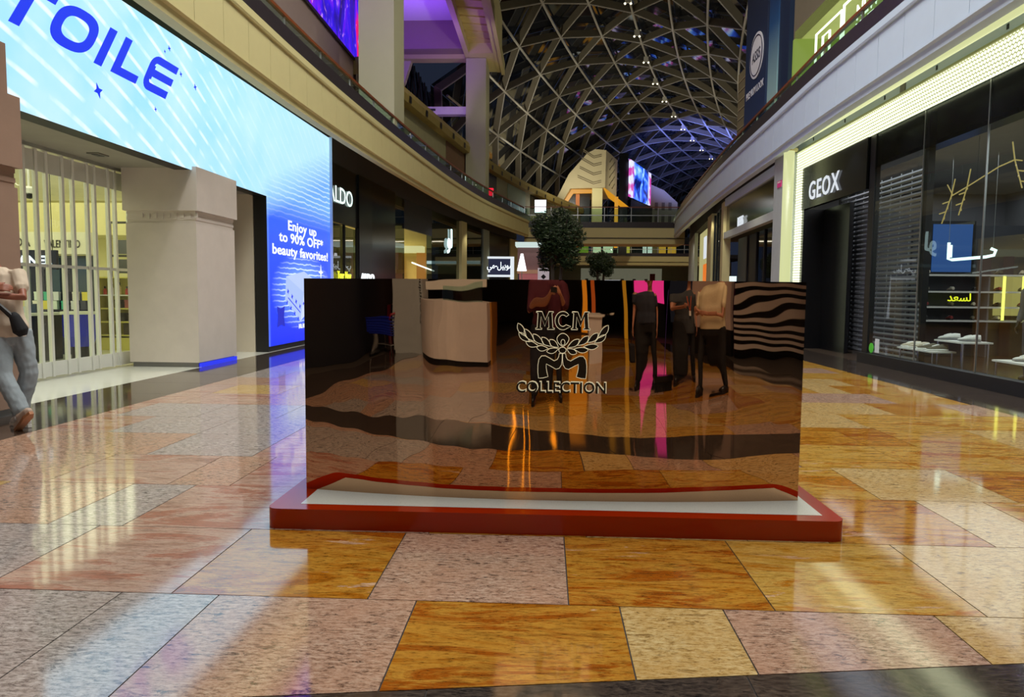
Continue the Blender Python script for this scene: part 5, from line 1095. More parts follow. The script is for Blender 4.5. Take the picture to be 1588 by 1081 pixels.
pln = MB().prism(rrect(-1.70, 1.78, 4.25, 6.4, 0.07), (0, 0, 0), XP, YP, 0.0, 0.125).build('plinth', RED, ki); smooth_by_angle(pln, 30)
tz = NT('white_terrazzo'); vv = tz.objc(); vo = tz.n('ShaderNodeTexVoronoi'); vo.inputs['Scale'].default_value = 90; tz.l(vv, vo.inputs['Vector'])
tz.bsdf(tz.mix(tz.ramp(vo.outputs[0], [(0.12, 0.8), (0.2, 0.0)]), lin((226, 224, 214)), lin((176, 160, 140))), 0.15)
MB().box(-1.52, 1.68, 4.36, 6.29, 0.1251, 0.1262).build('terrazzo_inset', tz.m, pln)
# emblem: black shapes with a thin pale edge, laid out on a small drawing grid (1 unit = 0.748 mm)
LU = 0.000748; LX, LZ = 0.103, 1.103
INK = M('emblem_black', (10, 10, 12), 0.3); RIM = M('emblem_pale_edge', (226, 216, 180), 0.35, 0.2, emit=0.55)
def lp(p, y): 
    x = LX + (p[0] - 505) * LU; return (x, y, LZ - (p[1] - 600) * LU)
def emblem(name, pts, rim=True, thick=0.012):
    n = len(pts); b = MB()
    vs = [lp(p, 4.5455) for p in pts] + [lp(p, 4.5455 - thick) for p in pts]
    b.add(vs, [tuple(range(n)), tuple(range(n, 2 * n))[::-1]] + [(i, n + i, n + (i + 1) % n, (i + 1) % n) for i in range(n)])
    o = b.build(name, INK, ki)
    if rim: MB().tube([lp(p, 4.5455 - thick) for p in pts], 0.0019, 6, closed=True).build('edge', RIM, o)
    return o
def bez(P, n=8):
    """smooth closed outline through points"""
    out = []; m = len(P)
    for i in range(m):
        p0, p1, p2, p3 = (Vector(P[(i + j - 1) % m]) for j in range(4))
        for k in range(n):
            t_ = k / n; q = 0.5 * ((2 * p1) + (p2 - p0) * t_ + (2 * p0 - 5 * p1 + 4 * p2 - p3) * t_ * t_ + (3 * p1 - p0 - 3 * p2 + p3) * t_ ** 3); out.append((q.x, q.y))
    return out
def leaf(a, b_, w, bend=0.18):
    a, b_ = Vector(a), Vector(b_); d = b_ - a; n = Vector((-d.y, d.x)); pts = []
    for k in range(9): f = k / 8; pts.append(a + d * f + n * (w / d.length) * math.sin(math.pi * f ** 0.8) + n * bend * 0.25 * math.sin(math.pi * f))
    for k in range(7, 0, -1): f = k / 8; pts.append(a + d * f - n * (w / d.length) * math.sin(math.pi * f ** 0.8) + n * bend * 0.25 * math.sin(math.pi * f))
    return [(p.x, p.y) for p in pts]
for a, b_ in (((128, 388), (200, 500)), ((182, 436), (270, 540)), ((256, 478), (350, 566)), ((330, 505), (412, 580)), ((396, 524), (472, 588))): emblem('leaf', leaf(a, b_, 25))
for a, b_ in (((136, 464), (232, 545)), ((196, 545), (305, 578)), ((288, 590), (385, 598)), ((372, 624), (472, 598))): emblem('leaf', leaf(a, b_, -23))
for a, b_ in (((885, 398), (796, 508)), ((800, 464), (712, 545)), ((722, 490), (630, 570)), ((644, 518), (545, 588))): emblem('leaf', leaf(a, b_, -25, -0.18))
for a, b_ in (((866, 478), (770, 548)), ((804, 572), (680, 578)), ((722, 608), (600, 598)), ((625, 636), (540, 598))): emblem('leaf', leaf(a, b_, 23, -0.18))
emblem('head', bez([(505, 580), (468, 548), (458, 510), (480, 480), (508, 470), (538, 482), (558, 512), (546, 548), (512, 580)], 5))
MB().tube([lp((508 + 17 * math.cos(R(24 * k)), 545 + 25 * math.sin(R(24 * k))), 4.5335) for k in range(15)], 0.0019, 6, closed=True).build('head_loop', RIM, ki)
emblem('medallion', [(505 + 31 * math.cos(R(18 * k)), 611 + 25 * math.sin(R(18 * k))) for k in range(20)])
lg = [(478, 640), (474, 668), (462, 690), (436, 702), (400, 680), (362, 660), (330, 662), (308, 690), (300, 740), (300, 800), (306, 850), (345, 848), (386, 836), (376, 795), (370, 760), (370, 728), (404, 745), (452, 772), (480, 764), (498, 735), (503, 690), (503, 640)]
emblem('leg', lg); emblem('leg', [(1010 - x, y) for x, y in lg])
def slabM(x0):
    P = [(0, 438), (0, 428), (14, 424), (20, 300), (6, 296), (6, 288), (54, 288), (82, 360), (112, 288), (150, 288), (150, 296), (137, 300), (146, 424), (160, 428), (160, 438), (100, 438), (100, 428), (113, 424), (108, 330), (78, 412), (46, 330), (40, 424), (54, 428), (54, 438)]
    return [(x0 + a, b_) for a, b_ in P]
emblem('letter', slabM(276)); emblem('letter', slabM(575))
cpt = [(505 + 66 * math.cos(R(a)), 363 + 77 * math.sin(R(a))) for a in range(40, 321, 14)] + [(505 + 36 * math.cos(R(a)), 363 + 48 * math.sin(R(a))) for a in range(316, 43, -16)]
emblem('letter', [(572, 412)] + cpt[1:])
for k, (dy, m_, of) in enumerate(((4.5445, RIM, 0.0035), (4.532, INK, 0.0))):
    text('letter', 'COLLECTION', 0.098, (LX - 0.006 + 0.004 * (1 - k), dy, LZ - 0.279 + 0.003 * (1 - k)), XP, m_, ki, 0.006, 0.001 + of * 0.6, 'CENTER', 0.93, 1.02, split=True)

# ------------------------------------------------------------------ people
def remesh(mb, name, mat, parent, voxel=0.012, it=4, amp=0.0, fr=9.0, stretch=(1, 1, 1), base=None):
    me = mb.mesh('tmp'); o = bpy.data.objects.new('tmp', me); COL.objects.link(o)
    r = o.modifiers.new('r', 'REMESH'); r.mode = 'VOXEL'; r.voxel_size = voxel
    s = o.modifiers.new('s', 'SMOOTH'); s.iterations = it; s.factor = 0.5
    bpy.context.view_layer.update()
    m2 = bpy.data.meshes.new_from_object(o.evaluated_get(bpy.context.evaluated_depsgraph_get())); bpy.data.objects.remove(o)
    m2.name = name; off = wloc(parent) if parent is not None else Vector(base)
    if amp:
        nr = [v.normal.copy() for v in m2.vertices]
        for v, n_ in zip(m2.vertices, nr):
            p = Vector((v.co.x * stretch[0], v.co.y * stretch[1], v.co.z * stretch[2])) * fr
            v.co += n_ * amp * (mnoise.noise(p) + 0.6 * mnoise.noise(p * 2.3))
    for v in m2.vertices: v.co -= off
    m2.polygons.foreach_set('use_smooth', [True] * len(m2.polygons)); m2.materials.clear(); m2.materials.append(mat)
    o2 = bpy.data.objects.new(name, m2); COL.objects.link(o2)
    if parent is not None: o2.parent = parent
    else: o2.location = base
    return o2
def limb(mb, pts, rad, n=12):
    P = []; Rr = []
    pts = [Vector(p) for p in pts]
    d0 = (pts[1] - pts[0]).normalized(); d1 = (pts[-1] - pts[-2]).normalized()
    P.append(pts[0] - d0 * rad[0] * 0.8); Rr.append(rad[0] * 0.5)
    for i, p in enumerate(pts):
        P.append(p); Rr.append(rad[i])
        if i < len(pts) - 1: P.append((p + pts[i + 1]) / 2); Rr.append((rad[i] + rad[i + 1]) / 2)
    P.append(pts[-1] + d1 * rad[-1] * 0.8); Rr.append(rad[-1] * 0.5)
    mb.tube(P, Rr, n)
def torso(mb, secs, side, n=16):
    vs = []; fs = []; side = Vector(side).normalized()
    for c, rx, ry in secs:
        up = Vector((0, 0, 1)); f = up.cross(side).normalized()
        for k in range(n):
            a = 2 * math.pi * k / n; vs.append(Vector(c) + side * rx * math.cos(a) + f * ry * math.sin(a))
    m = len(secs); fs = [tuple(range(n)), tuple(range((m - 1) * n, m * n))]
    for i in range(m - 1):
        for k in range(n): fs.append((i * n + k, i * n + (k + 1) % n, (i + 1) * n + (k + 1) % n, (i + 1) * n + k))
    mb.add(vs, fs)
def hand(mb, wr, d, nrm, s=1.0, curl=0.35, grip=None):
    """palm, four unequal fingers and a thumb; d = pointing direction, nrm = back-of-hand normal"""
    d = Vector(d).normalized(); nrm = Vector(nrm); nrm = (nrm - d * nrm.dot(d)).normalized(); sd = d.cross(nrm); wr = Vector(wr)
    for k in range(4):
        o = (k - 1.5) * 0.021 * s; limb(mb, [wr + sd * o * 0.5, wr + sd * o + d * 0.09 * s], [0.017 * s, 0.0145 * s], 8)
        L = (0.068, 0.078, 0.073, 0.056)[k] * s; a = wr + sd * o + d * 0.09 * s
        b_ = a + (d * math.cos(curl) - nrm * math.sin(curl)) * L * 0.55; c = b_ + (d * math.cos(curl * 2.2) - nrm * math.sin(curl * 2.2)) * L * 0.5
        limb(mb, [a, b_, c], [0.0095 * s, 0.0088 * s, 0.0075 * s], 7)
    a = wr + d * 0.02 * s - sd * 0.022 * s; b_ = a + (d * 0.7 - sd * 0.7 - nrm * 0.2) * 0.045 * s; c = b_ + (d * 0.95 - sd * 0.2 - nrm * 0.3) * 0.04 * s
    limb(mb, [a, b_, c], [0.014 * s, 0.011 * s, 0.0085 * s], 7)
def person(label, J, shirt, trousers, skin, hair, shoes, voxel=0.013, sleeve=0.55, long_hem=0.06, group=None, fold=0.006, jean_r=1.0):
    base = ((J['footL'][0] + J['footR'][0]) / 2, (J['footL'][1] + J['footR'][1]) / 2, 0.0)
    V = {k: Vector(v) for k, v in J.items() if isinstance(v, tuple)}
    side = (V['shL'] - V['shR']); side.z = 0; side.normalize(); fwd = Vector((0, 0, 1)).cross(side) * -1
    fwd = Vector((side.y, -side.x, 0)) if 'flip' not in J else Vector((-side.y, side.x, 0))
    pel, ch, nk, hd = V['pelvis'], V['chest'], V['neck'], V['head']
    def tor(g, top=True): return [(pel - Vector((0, 0, 0.10)), 0.15 + g, 0.115 + g), (pel + Vector((0, 0, 0.02)), 0.168 + g, 0.125 + g), (pel * 0.6 + ch * 0.4, 0.15 + g, 0.11 + g), (ch, 0.178 + g, 0.125 + g), (ch * 0.35 + nk * 0.65, 0.175 + g, 0.105 + g), (nk - (nk - ch) * 0.06, 0.085 + g, 0.07 + g)]
    mb = MB(); torso(mb, tor(0), side)
    limb(mb, [nk - (nk - ch) * 0.2, nk, hd - (hd - nk) * 0.35], [0.07, 0.058, 0.056])
    # head: skull, jaw, nose, ears, brow
    mb.ell(tuple(hd), (0.082, 0.082, 0.105), 16, 12); mb.ell(tuple(hd + fwd * 0.018 + Vector((0, 0, 0.02))), (0.085, 0.085, 0.09), 16, 12)
    mb.ell(tuple(hd + fwd * 0.035 - Vector((0, 0, 0.065))), (0.052, 0.052, 0.055), 12, 8)
    limb(mb, [hd + fwd * 0.088 + Vector((0, 0, 0.01)), hd + fwd * 0.112 - Vector((0, 0, 0.025))], [0.012, 0.017], 8)
    for s in (-1, 1): mb.ell(tuple(hd + side * s * 0.088 - Vector((0, 0, 0.005))), (0.018, 0.022, 0.034), 8, 6); mb.ell(tuple(hd + side * s * 0.034 + fwd * 0.085 + Vector((0, 0, 0.018))), (0.02, 0.014, 0.008), 8, 6)
    for s in ('L', 'R'):
        limb(mb, [V['sh' + s], V['el' + s], V['wr' + s]], [0.058, 0.043, 0.03]); limb(mb, [V['hip' + s], V['kn' + s], V['an' + s]], [0.09, 0.058, 0.043])
        limb(mb, [V['an' + s], V['foot' + s] * 0.75 + V['toe' + s] * 0.25, V['toe' + s]], [0.042, 0.042, 0.03])
        hand(mb, V['wr' + s], V['hd' + s], V['hn' + s], 1.08, J.get('curl', 0.4))
    body = remesh(mb, 'person', skin, None, voxel, 3, base=base)
    tag(body, label, 'person', group)
    # shirt
    mb = MB(); sc = tor(0.018); sc[0] = (pel - Vector((0, 0, long_hem)), 0.182, 0.145); sc[1] = (pel + Vector((0, 0, 0.05)), 0.185, 0.143); torso(mb, sc, side)
    for s in ('L', 'R'):
        e = V['sh' + s].lerp(V['el' + s], min(1.0, sleeve * 1.0))
        pts = [V['sh' + s] + (ch - V['sh' + s]) * 0.12, V['sh' + s], e]; rad = [0.085, 0.08, 0.072]
        if sleeve > 1: pts = [V['sh' + s], V['el' + s], V['el' + s].lerp(V['wr' + s], sleeve - 1)]; rad = [0.078, 0.062, 0.047]
        limb(mb, pts, rad)
    remesh(mb, 'shirt', shirt, body, voxel, 3, fold, 9.0, (1, 1, 0.55))
    mb = MB(); torso(mb, [(pel - Vector((0, 0, 0.16)), 0.13, 0.12), (pel - Vector((0, 0, 0.05)), 0.172, 0.135), (pel + Vector((0, 0, 0.05)), 0.165, 0.128)], side)
    for s in ('L', 'R'): limb(mb, [V['hip' + s], V['kn' + s], V['an' + s] + Vector((0, 0, 0.015))], [0.112 * jean_r, 0.083 * jean_r, 0.072 * jean_r])
    remesh(mb, 'trousers', trousers, body, voxel, 3, fold * 1.3, 11.0, (1, 1, 0.7))
    for i, s in enumerate(('L', 'R')):
        mb = MB(); f_, t_ = V['foot' + s], V['toe' + s]; up = Vector((0, 0, 0.0)); limb(mb, [V['an' + s] - Vector((0, 0, 0.02)), f_ + (t_ - f_) * 0.3 + Vector((0, 0, 0.025)), t_ + Vector((0, 0, 0.01))], [0.056, 0.055, 0.043])
        limb(mb, [f_ + (f_ - t_).normalized() * 0.05, t_], [0.042, 0.042])
        sh_ = remesh(mb, 'shoe', shoes[i][0], body, min(voxel, 0.01), 2)
        dd = (t_ - f_); n_ = dd.cross(Vector((0, 0, 1))).normalized(); upn = n_.cross(dd).normalized()
        b2 = MB(); q0 = f_ - dd * 0.35 - upn * 0.038; q1 = t_ + dd.normalized() * 0.04 - upn * 0.038
        ring_ = [q0 - n_ * 0.036, q0.lerp(q1, 0.45) - n_ * 0.038, q0.lerp(q1, 0.75) - n_ * 0.048, q1 - n_ * 0.02, q1 + n_ * 0.02, q0.lerp(q1, 0.75) + n_ * 0.048, q0.lerp(q1, 0.45) + n_ * 0.038, q0 + n_ * 0.036]
        b2.add([r_ - upn * 0.008 for r_ in ring_] + [r_ + upn * 0.022 for r_ in ring_], [tuple(range(8)), tuple(range(8, 16))] + [(k, (k + 1) % 8, 8 + (k + 1) % 8, 8 + k) for k in range(8)]); b2.build('sole', shoes[i][1], sh_)
    mb = MB(); mb.ell(tuple(hd + Vector((0, 0, 0.035)) - fwd * 0.012), (0.094, 0.094, 0.092), 16, 10); mb.ell(tuple(hd - fwd * 0.04), (0.08, 0.08, 0.085), 12, 8); remesh(mb, 'hair', hair, body, voxel, 2, 0.004, 40)
    return body, V, side, fwd
SKIN = M('brown_skin', (150, 92, 70), 0.5, var=0.08); SKIN2 = M('tan_skin', (176, 122, 96), 0.5, var=0.08); HAIRM = M('black_hair', (22, 20, 20), 0.6)
CLOTHB = lambda n, c: M(n, c, 0.85, var=0.1, vs_=12, bump=0.25, bs=160)
JEAN = CLOTHB('washed_grey_jeans', (146, 156, 162)); TEE = CLOTHB('sand_tshirt', (206, 188, 166)); RUB = M('white_rubber', (214, 210, 204), 0.6); GUM = M('gum_rubber', (160, 104, 64), 0.6); DIRTY = M('worn_white_leather', (196, 192, 188), 0.55, var=0.2, vs_=14); BRN = M('worn_tan_leather', (182, 158, 140), 0.6, var=0.25, vs_=14)
J = dict(pelvis=(-5.64, 7.31, 1.02), chest=(-5.73, 7.34, 1.42), neck=(-5.81, 7.37, 1.69), head=(-5.88, 7.33, 1.87),
         shL=(-5.60, 7.43, 1.61), shR=(-5.95, 7.26, 1.61), elL=(-5.44, 7.28, 1.36), elR=(-5.94, 7.10, 1.34), wrL=(-5.66, 7.14, 1.385), wrR=(-5.64, 7.13, 1.45),
         hdL=(-1, -0.1, 0.08), hdR=(1, 0.25, 0.14), hnL=(-0.2, -1, 0.3), hnR=(0.1, -1, 0.5), hipL=(-5.56, 7.36, 0.99), hipR=(-5.72, 7.27, 0.99),
         knL=(-5.475, 7.37, 0.56), knR=(-5.58, 7.13, 0.56), anL=(-5.58, 7.34, 0.12), anR=(-5.36, 7.08, 0.19), footL=(-5.60, 7.32, 0.05), toeL=(-5.42, 7.24, 0.05), footR=(-5.37, 7.06, 0.075), toeR=(-5.22, 6.99, 0.205), curl=0.5)
pb, V, sd_, fw_ = person('person in sand t-shirt and faded jeans leaning on the brown pillar, arms crossed, ankles crossed', J, TEE, JEAN, SKIN, HAIRM, ((DIRTY, RUB), (BRN, GUM)), 0.0085, 0.62, 0.07, jean_r=1.08, fold=0.008)
bag = thing('shoulder_bag', (-5.45, 7.2, 1.05), 'black shoulder bag with its strap across the leaning person\'s chest', 'bag')
MB().tube([(-5.87, 7.18, 1.66), (-5.80, 7.13, 1.56), (-5.70, 7.10, 1.42), (-5.58, 7.12, 1.28), (-5.46, 7.17, 1.14)], [0.02, 0.022, 0.022, 0.025, 0.03], 8).build('strap', BLACKM, bag)
remesh((lambda m_: (limb(m_, [(-5.47, 7.18, 1.17), (-5.42, 7.2, 1.02)], [0.05, 0.075]), m_)[1])(MB()), 'pouch', CLOTHB('black_nylon', (22, 22, 26)), bag, 0.01, 2)
MB().box(-5.43, -5.38, 7.18, 7.22, 0.96, 1.0).build('buckle', WHITE, bag)

def stand(x, y, rz, H=1.9, step=0.1, arms='down', lean=0.0):
    """joints of a standing figure facing angle rz (0 = +x)"""
    k = H / 1.8
    f = Vector((math.cos(rz), math.sin(rz), 0)); l = Vector((-math.sin(rz), math.cos(rz), 0)); o = Vector((x, y, 0))
    def p(a, b_, c): return tuple(o + f * a * k + l * b_ * k + Vector((0, 0, c * k)))
    J = dict(pelvis=p(0, 0, 0.97), chest=p(lean * 0.5, 0, 1.27), neck=p(lean, 0, 1.52), head=p(lean + 0.02, 0, 1.68), shL=p(lean * 0.8, 0.18, 1.44), shR=p(lean * 0.8, -0.18, 1.44),
             hipL=p(0, 0.09, 0.93), hipR=p(0, -0.09, 0.93), knL=p(0.03 + step * 0.4, 0.10, 0.5), knR=p(0.03 - step * 0.3, -0.10, 0.5), anL=p(step * 0.6, 0.11, 0.09), anR=p(-step * 0.6, -0.11, 0.09),
             footL=p(step * 0.6 - 0.03, 0.11, 0.045), footR=p(-step * 0.6 - 0.03, -0.11, 0.045), toeL=p(step * 0.6 + 0.13, 0.13, 0.04), toeR=p(-step * 0.6 + 0.13, -0.13, 0.04),
             elL=p(-0.02, 0.23, 1.14), elR=p(-0.02, -0.23, 1.14), wrL=p(0.07, 0.24, 0.90), wrR=p(0.07, -0.24, 0.90), hdL=tuple(f * 0.15 - Vector((0, 0, 1))), hdR=tuple(f * 0.15 - Vector((0, 0, 1))), hnL=tuple(l), hnR=tuple(-l))
    if arms == 'phone':
        J.update(elL=p(0.1, 0.22, 1.16), elR=p(0.1, -0.22, 1.16), wrL=p(0.34, 0.11, 1.32), wrR=p(0.34, -0.11, 1.32), hdL=tuple(f * 0.3 - l * 0.8 + Vector((0, 0, 0.4))), hdR=tuple(f * 0.3 + l * 0.8 + Vector((0, 0, 0.4))), hnL=tuple(l * 0.5 + f), hnR=tuple(-l * 0.5 + f))
    if arms == 'fold':
        J.update(elL=p(0.12, 0.22, 1.15), elR=p(0.12, -0.22, 1.15), wrL=p(0.24, -0.05, 1.2), wrR=p(0.25, 0.05, 1.24), hdL=tuple(-l + f * 0.1), hdR=tuple(l + f * 0.1), hnL=tuple(f), hnR=tuple(f))
    if arms == 'mop':
        J.update(elL=p(0.18, 0.22, 1.2), wrL=p(0.38, 0.12, 1.28), hdL=tuple(f + Vector((0, 0, 0.2))), hnL=tuple(l))
    return J
BLK = M('black_shoe_leather', (24, 24, 26), 0.4); sk2 = ((BLK, BLK), (BLK, BLK))
person('photographer in maroon shirt and dark trousers seen mirrored in the kiosk', stand(0.04, -0.50, R(90), 1.92, 0.06, 'phone'), CLOTHB('maroon_shirt', (78, 20, 40)), CLOTHB('navy_trousers', (30, 32, 44)), SKIN2, HAIRM, sk2, 0.013, 1.25)
ph = thing('smartphone', (0.0, -0.045, 1.40), 'black smartphone held in both hands by the mirrored photographer', 'phone')
MB().box(-0.08, 0.08, -0.05, -0.04, 1.405, 1.48).build('case', BLACKM, ph); MB().box(-0.078, 0.078, -0.052, -0.05, 1.408, 1.477).build('screen', EM('phone_screen', (120, 140, 170), 0.3), ph)
person('person in cream shirt and black trousers with back half turned, mirrored at right', stand(3.45, -0.75, R(160), 1.9, 0.2, 'fold'), CLOTHB('cream_shirt', (222, 208, 170)), CLOTHB('black_trousers', (22, 22, 24)), SKIN2, HAIRM, sk2, 0.014, 0.5)
person('person in charcoal vest with orange lanyard holding the broom, mirrored in the kiosk', stand(3.4, -2.0, R(105), 1.9, 0.1, 'mop'), CLOTHB('charcoal_vest', (58, 62, 66)), CLOTHB('black_trousers', (22, 22, 24)), SKIN2, HAIRM, sk2, 0.014, 0.4, 0.2)
person('person in dark shirt carrying a black bag, mirrored left of the broom', stand(2.25, -2.1, R(120), 1.88, 0.05, 'down'), CLOTHB('slate_shirt', (46, 52, 66)), CLOTHB('black_trousers', (22, 22, 24)), SKIN2, HAIRM, sk2, 0.014, 0.6)
mq, _, _, _ = person('dark mannequin in a padded grey jacket behind the shoe shop glass', stand(8.35, 12.75, R(200), 1.95, 0.08, 'down'), CLOTHB('padded_grey_jacket', (96, 100, 104)), CLOTHB('slate_trousers', (58, 66, 82)), M('matt_black_mannequin', (24, 24, 26), 0.4), M('matt_black_mannequin', (24, 24, 26), 0.4), ((SK, SK), (SK, SK)), 0.016, 1.7, 0.1)
mq.name = 'mannequin'; mq['category'] = 'mannequin'
ly = thing('lanyard', (3.35, -1.84, 1.3), 'orange lanyard with a white badge on the charcoal vest', 'lanyard')
for s in (-1, 1): MB().tube([(3.35 + s * 0.07, -1.82, 1.52), (3.355 + s * 0.03, -1.80, 1.36), (3.36, -1.80, 1.26)], 0.008, 6).build('ribbon', M('orange_ribbon', (230, 100, 40), 0.6), ly)
MB().box(3.33, 3.39, -1.815, -1.80, 1.15, 1.26).build('badge', WHITE, ly)
mp = thing('push_broom', (2.68, -1.7, 0), 'push broom with black bristle head and long purple handle mirrored in the kiosk', 'broom')
MB().box(2.28, 3.08, -1.78, -1.62, 0.09, 0.15).build('head', BLACKP, mp); MB().tube([(2.68, -1.7, 0.12), (2.84, -1.66, 1.0), (2.96, -1.62, 1.62)], 0.014, 8).build('handle', M('purple_handle', (66, 50, 130), 0.4), mp)
for k in range(25): MB().bar((2.30 + k * 0.031, -1.70 + 0.02 * (-1) ** k, 0.0), (2.30 + k * 0.031, -1.70, 0.09), 0.026, 0.06, (0, 1, 0)).build('bristle_tuft', BLACKM, mp)
bg = thing('hand_bag', (1.78, -2.0, 0.3), 'black holdall hanging beside the dark shirted mirrored person', 'bag')
remesh((lambda m_: (m_.box(1.80, 1.98, -2.12, -1.82, 0.32, 0.68), m_)[1])(MB()), 'pouch', CLOTHB('black_nylon', (22, 22, 26)), bg, 0.02, 6)
MB().tube([(1.89, -2.08, 0.66), (1.9, -2.06, 0.86), (1.9, -1.98, 0.9), (1.9, -1.9, 0.86), (1.89, -1.86, 0.66)], 0.012, 6).build('handle', BLACKM, bg)

# ------------------------------------------------------------------ what stands behind the camera (seen mirrored in the kiosk)
struct('wall_back_left', MB().box(-7.4, -7.2, -16, 5.3, 0, 6).box(-7.4, -6.6, 2.2, 5.3, 0, 3.66), M('dark_back_wall', (40, 42, 52), 0.5))
struct('wall_back_right', MB().box(9.9, 10.1, -16, 4, 0, 6), M('dark_back_wall', (40, 42, 52), 0.5))
struct('wall_back_end', MB().box(-8, 11, -24.2, -24, 0, 6), M('dark_back_wall', (40, 42, 52), 0.5))
kc = thing('service_counter', (-2.9, -5.6, 0), 'white service counter with curved front and glass top mirrored in the kiosk', 'counter')
cf = [(-4.83 + 2.75 * k / 16, -5.55 + 1.35 * math.sin(math.pi * (0.06 + 0.80 * k / 16)) ** 1.0 ) for k in range(17)]
pol = [(-1.55, -8.6), (-4.4, -8.6)]
front = [(x, y) for x, y in cf]
MB().prism([(p[0], p[1]) for p in (front + [(-1.93, -8.6), (-4.83, -8.6)])[::-1]], (0, 0, 0), XP, YP, 0.14, 1.28).build('body', M('counter_white', (226, 222, 220), 0.4), kc)
MB().prism([(p[0] , p[1] - 0.04) for p in (front + [(-1.98, -8.5), (-4.78, -8.5)])[::-1]], (0, 0, 0), XP, YP, 0.0, 0.12).build('kick_base', BLACKM, kc)
MB().prism([(-2.07, -6.0), (-1.92, -6.0), (-1.92, -8.6), (-2.07, -8.6)][::-1], (0, 0, 0), XP, YP, 0.0, 1.29).build('gold_side', M('gold_panel', (190, 136, 60), 0.3, 0.3), kc)
MB().box(-3.8, -2.4, -5.4, -5.38, 1.28, 1.62).build('glass_guard', GLASSG, kc); MB().box(-4.7, -2.3, -6.4, -6.3, 1.55, 1.75).build('white_shelf', WHITE, kc)
pp = thing('lettered_pillar', (-5.1, -6.2, 0), 'grey pillar with vertical script lettering mirrored beside the counter', 'pillar')
MB().box(-6.05, -4.88, -7.2, -5.85, 0, 5).build('shaft', M('pale_grey_cladding', (176, 186, 190), 0.5), pp)
text('letter', 'boutique', 0.36, (-5.12, -5.84, 0.85), (0, 0, 1), BLACKM, pp, 0.004, 0.0, 'LEFT', 0.8, 1.0, (1, 0, 0))
sc = thing('shopping_cart', (-6.35, -5.6, 0), 'blue plastic shopping cart on a steel frame mirrored near the pillar', 'cart')
CBL = M('cobalt_plastic', (24, 40, 150), 0.35)
for k in range(7): z = 0.52 + k * 0.08; MB().tube([(-6.75 - k * 0.02, -5.85, z), (-6.0 + k * 0.01, -5.85, z), (-6.0 + k * 0.01, -5.3, z), (-6.75 - k * 0.02, -5.3, z)], 0.016, 6, closed=True).build('basket_rail', CBL, sc)
MB().box(-6.76, -6.0, -5.84, -5.31, 0.50, 0.52).build('basket_floor', CBL, sc); MB().box(-6.85, -6.0, -5.315, -5.30, 0.55, 1.0).build('basket_panel', CBL, sc)
for x in (-6.7, -6.05):
    for y in (-5.82, -5.34): MB().tube([(x, y, 0.07), (x, y, 0.5)], 0.015, 8).build('leg', SILVER, sc); MB().lathe([(0.05, 0), (0.06, 0.035), (0.05, 0.07)], (x, y, 0), 10).build('wheel', BLACKM, sc)
MB().tube([(-6.02, -5.86, 0.98), (-5.92, -5.86, 1.06), (-5.92, -5.3, 1.06), (-6.02, -5.3, 0.98)], 0.018, 8).build('push_handle', M('red_handle', (170, 30, 50), 0.4), sc)
MB().tube([(-6.7, -5.82, 0.2), (-6.05, -5.82, 0.2), (-6.05, -5.34, 0.2), (-6.7, -5.34, 0.2)], 0.014, 8, closed=True).build('lower_frame', SILVER, sc)
rd = thing('red_cabinet', (-7.0, -8, 0), 'dark red and black cabinet mirrored at the far left', 'cabinet')
MB().box(-7.15, -6.9, -8.6, -7.2, 0.05, 1.15).build('side_panel', M('dark_red_lacquer', (110, 26, 40), 0.35), rd); MB().box(-6.9, -6.0, -8.6, -7.4, 0.05, 1.15).build('body', BLACKP, rd)
ws = thing('back_roller_shutter', (8.5, -6, 0), 'white banded roller shutter of the closed shop mirrored at right', 'shutter')
WB = M('white_band_slat', (226, 216, 206), 0.4)
for k in range(16): MB().bar((7.6, -7.5, 0.2 + k * 0.2), (9.3, -4.2, 0.2 + k * 0.2), 0.04, 0.10).build('slat', WB, ws)
MB().bar((7.62, -7.5, 1.7), (9.36, -4.2, 1.7), 0.02, 3.4).build('backing', BLACKP, ws)
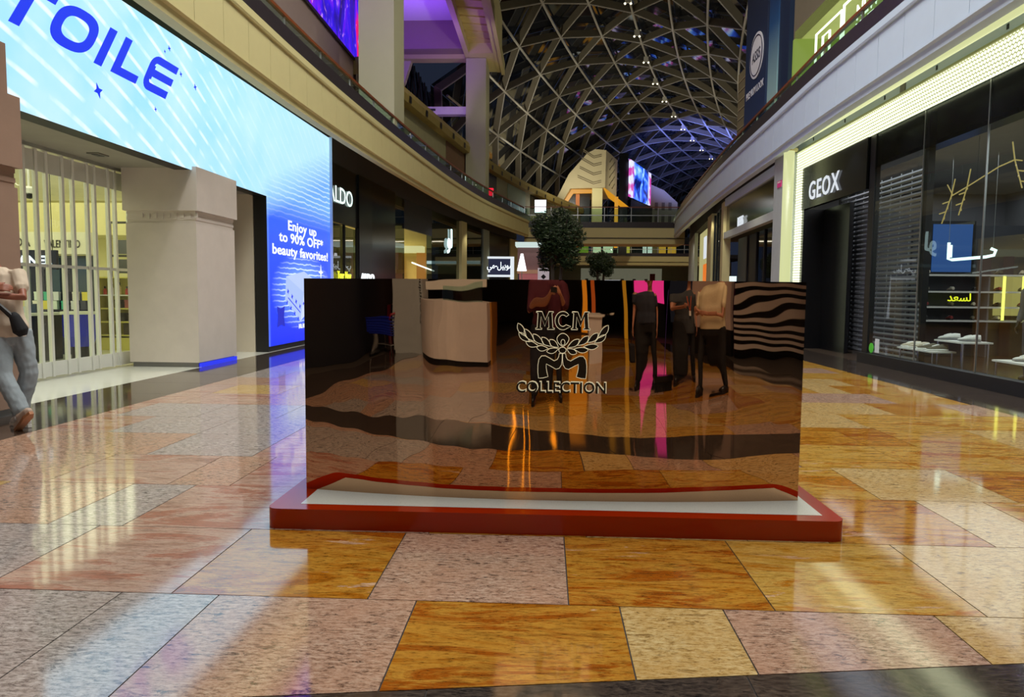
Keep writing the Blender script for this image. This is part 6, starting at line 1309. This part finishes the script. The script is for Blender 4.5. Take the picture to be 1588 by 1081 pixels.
for a, b_ in (((6.6, -9.4), (7.5, -7.7)), ((9.4, -4.0), (9.85, -3.2))): MB().bar((a[0], a[1], 2.2), (b_[0], b_[1], 2.2), 0.4, 3.2).build('jamb', M('rose_beige_jamb', (206, 184, 174), 0.6), ws); MB().bar((a[0], a[1], 0.3), (b_[0], b_[1], 0.3), 0.4, 0.6).build('jamb_base', BLACKM, ws)
for k, (x, y, w, c, z0, z1, e, lb) in enumerate(((6.2, -15.5, 2.2, (232, 60, 190), 1.3, 4.0, 1.5, 'magenta glowing sign mirrored above the broom'), (3.9, -14.0, 0.35, (230, 180, 40), 0.0, 4.0, 0.6, 'yellow lit post mirrored between the figures'), (1.5, -16, 0.5, (250, 170, 40), 0.0, 4, 0.8, 'amber lit post mirrored beside the emblem'), (2.6, -16.0, 0.5, (220, 110, 40), 0.0, 3.2, 0.6, 'orange lit panel mirrored in the middle'))):
    o = thing('lit_sign' if k == 0 else 'lit_post', (x, y, 0), lb, 'sign' if k == 0 else 'post')
    MB().box(x - w / 2, x + w / 2, y - 0.1, y, z0, z1).build('lit_face', EM('back_glow_%d' % k, c, e), o); MB().box(x - w / 2 - 0.05, x + w / 2 + 0.05, y - 0.25, y - 0.1, 0.0, z1 + 0.05).build('frame', BLACKM, o)
pb2 = thing('white_box_stand', (1.45, -5.6, 0), 'pale box stand mirrored behind the emblem', 'stand')
MB().box(1.05, 1.85, -6.3, -5.4, 0, 0.95).build('body', M('counter_white', (226, 222, 220), 0.4), pb2); MB().box(1.02, 1.88, -6.33, -5.37, 0.95, 0.98).build('top', WHITE, pb2)

for k, x in enumerate((-1.54, -1.08, -0.6, -0.05)):
    o = thing('light_string', (x, -12, 1.9), 'thin amber light string hanging behind the photographer, %s of four' % ORD[k], 'light', 'amber light strings mirrored in the floor')
    MB().tube([(x + 0.02 * math.sin(j * 1.3 + k), -12, 1.95 + j * 0.3) for j in range(12)], 0.012, 6).build('glow_tube', EM('amber_string', (255, 176, 40), 14.0), o)
    MB().tube([(x, -12, 5.25), (x, -12, 6.0)], 0.006, 5).build('cord', BLACKM, o)
struct('ceiling_back', MB().box(-8, 11, -24, -9, 6.0, 6.2), M('dark_back_wall', (40, 42, 52), 0.5))
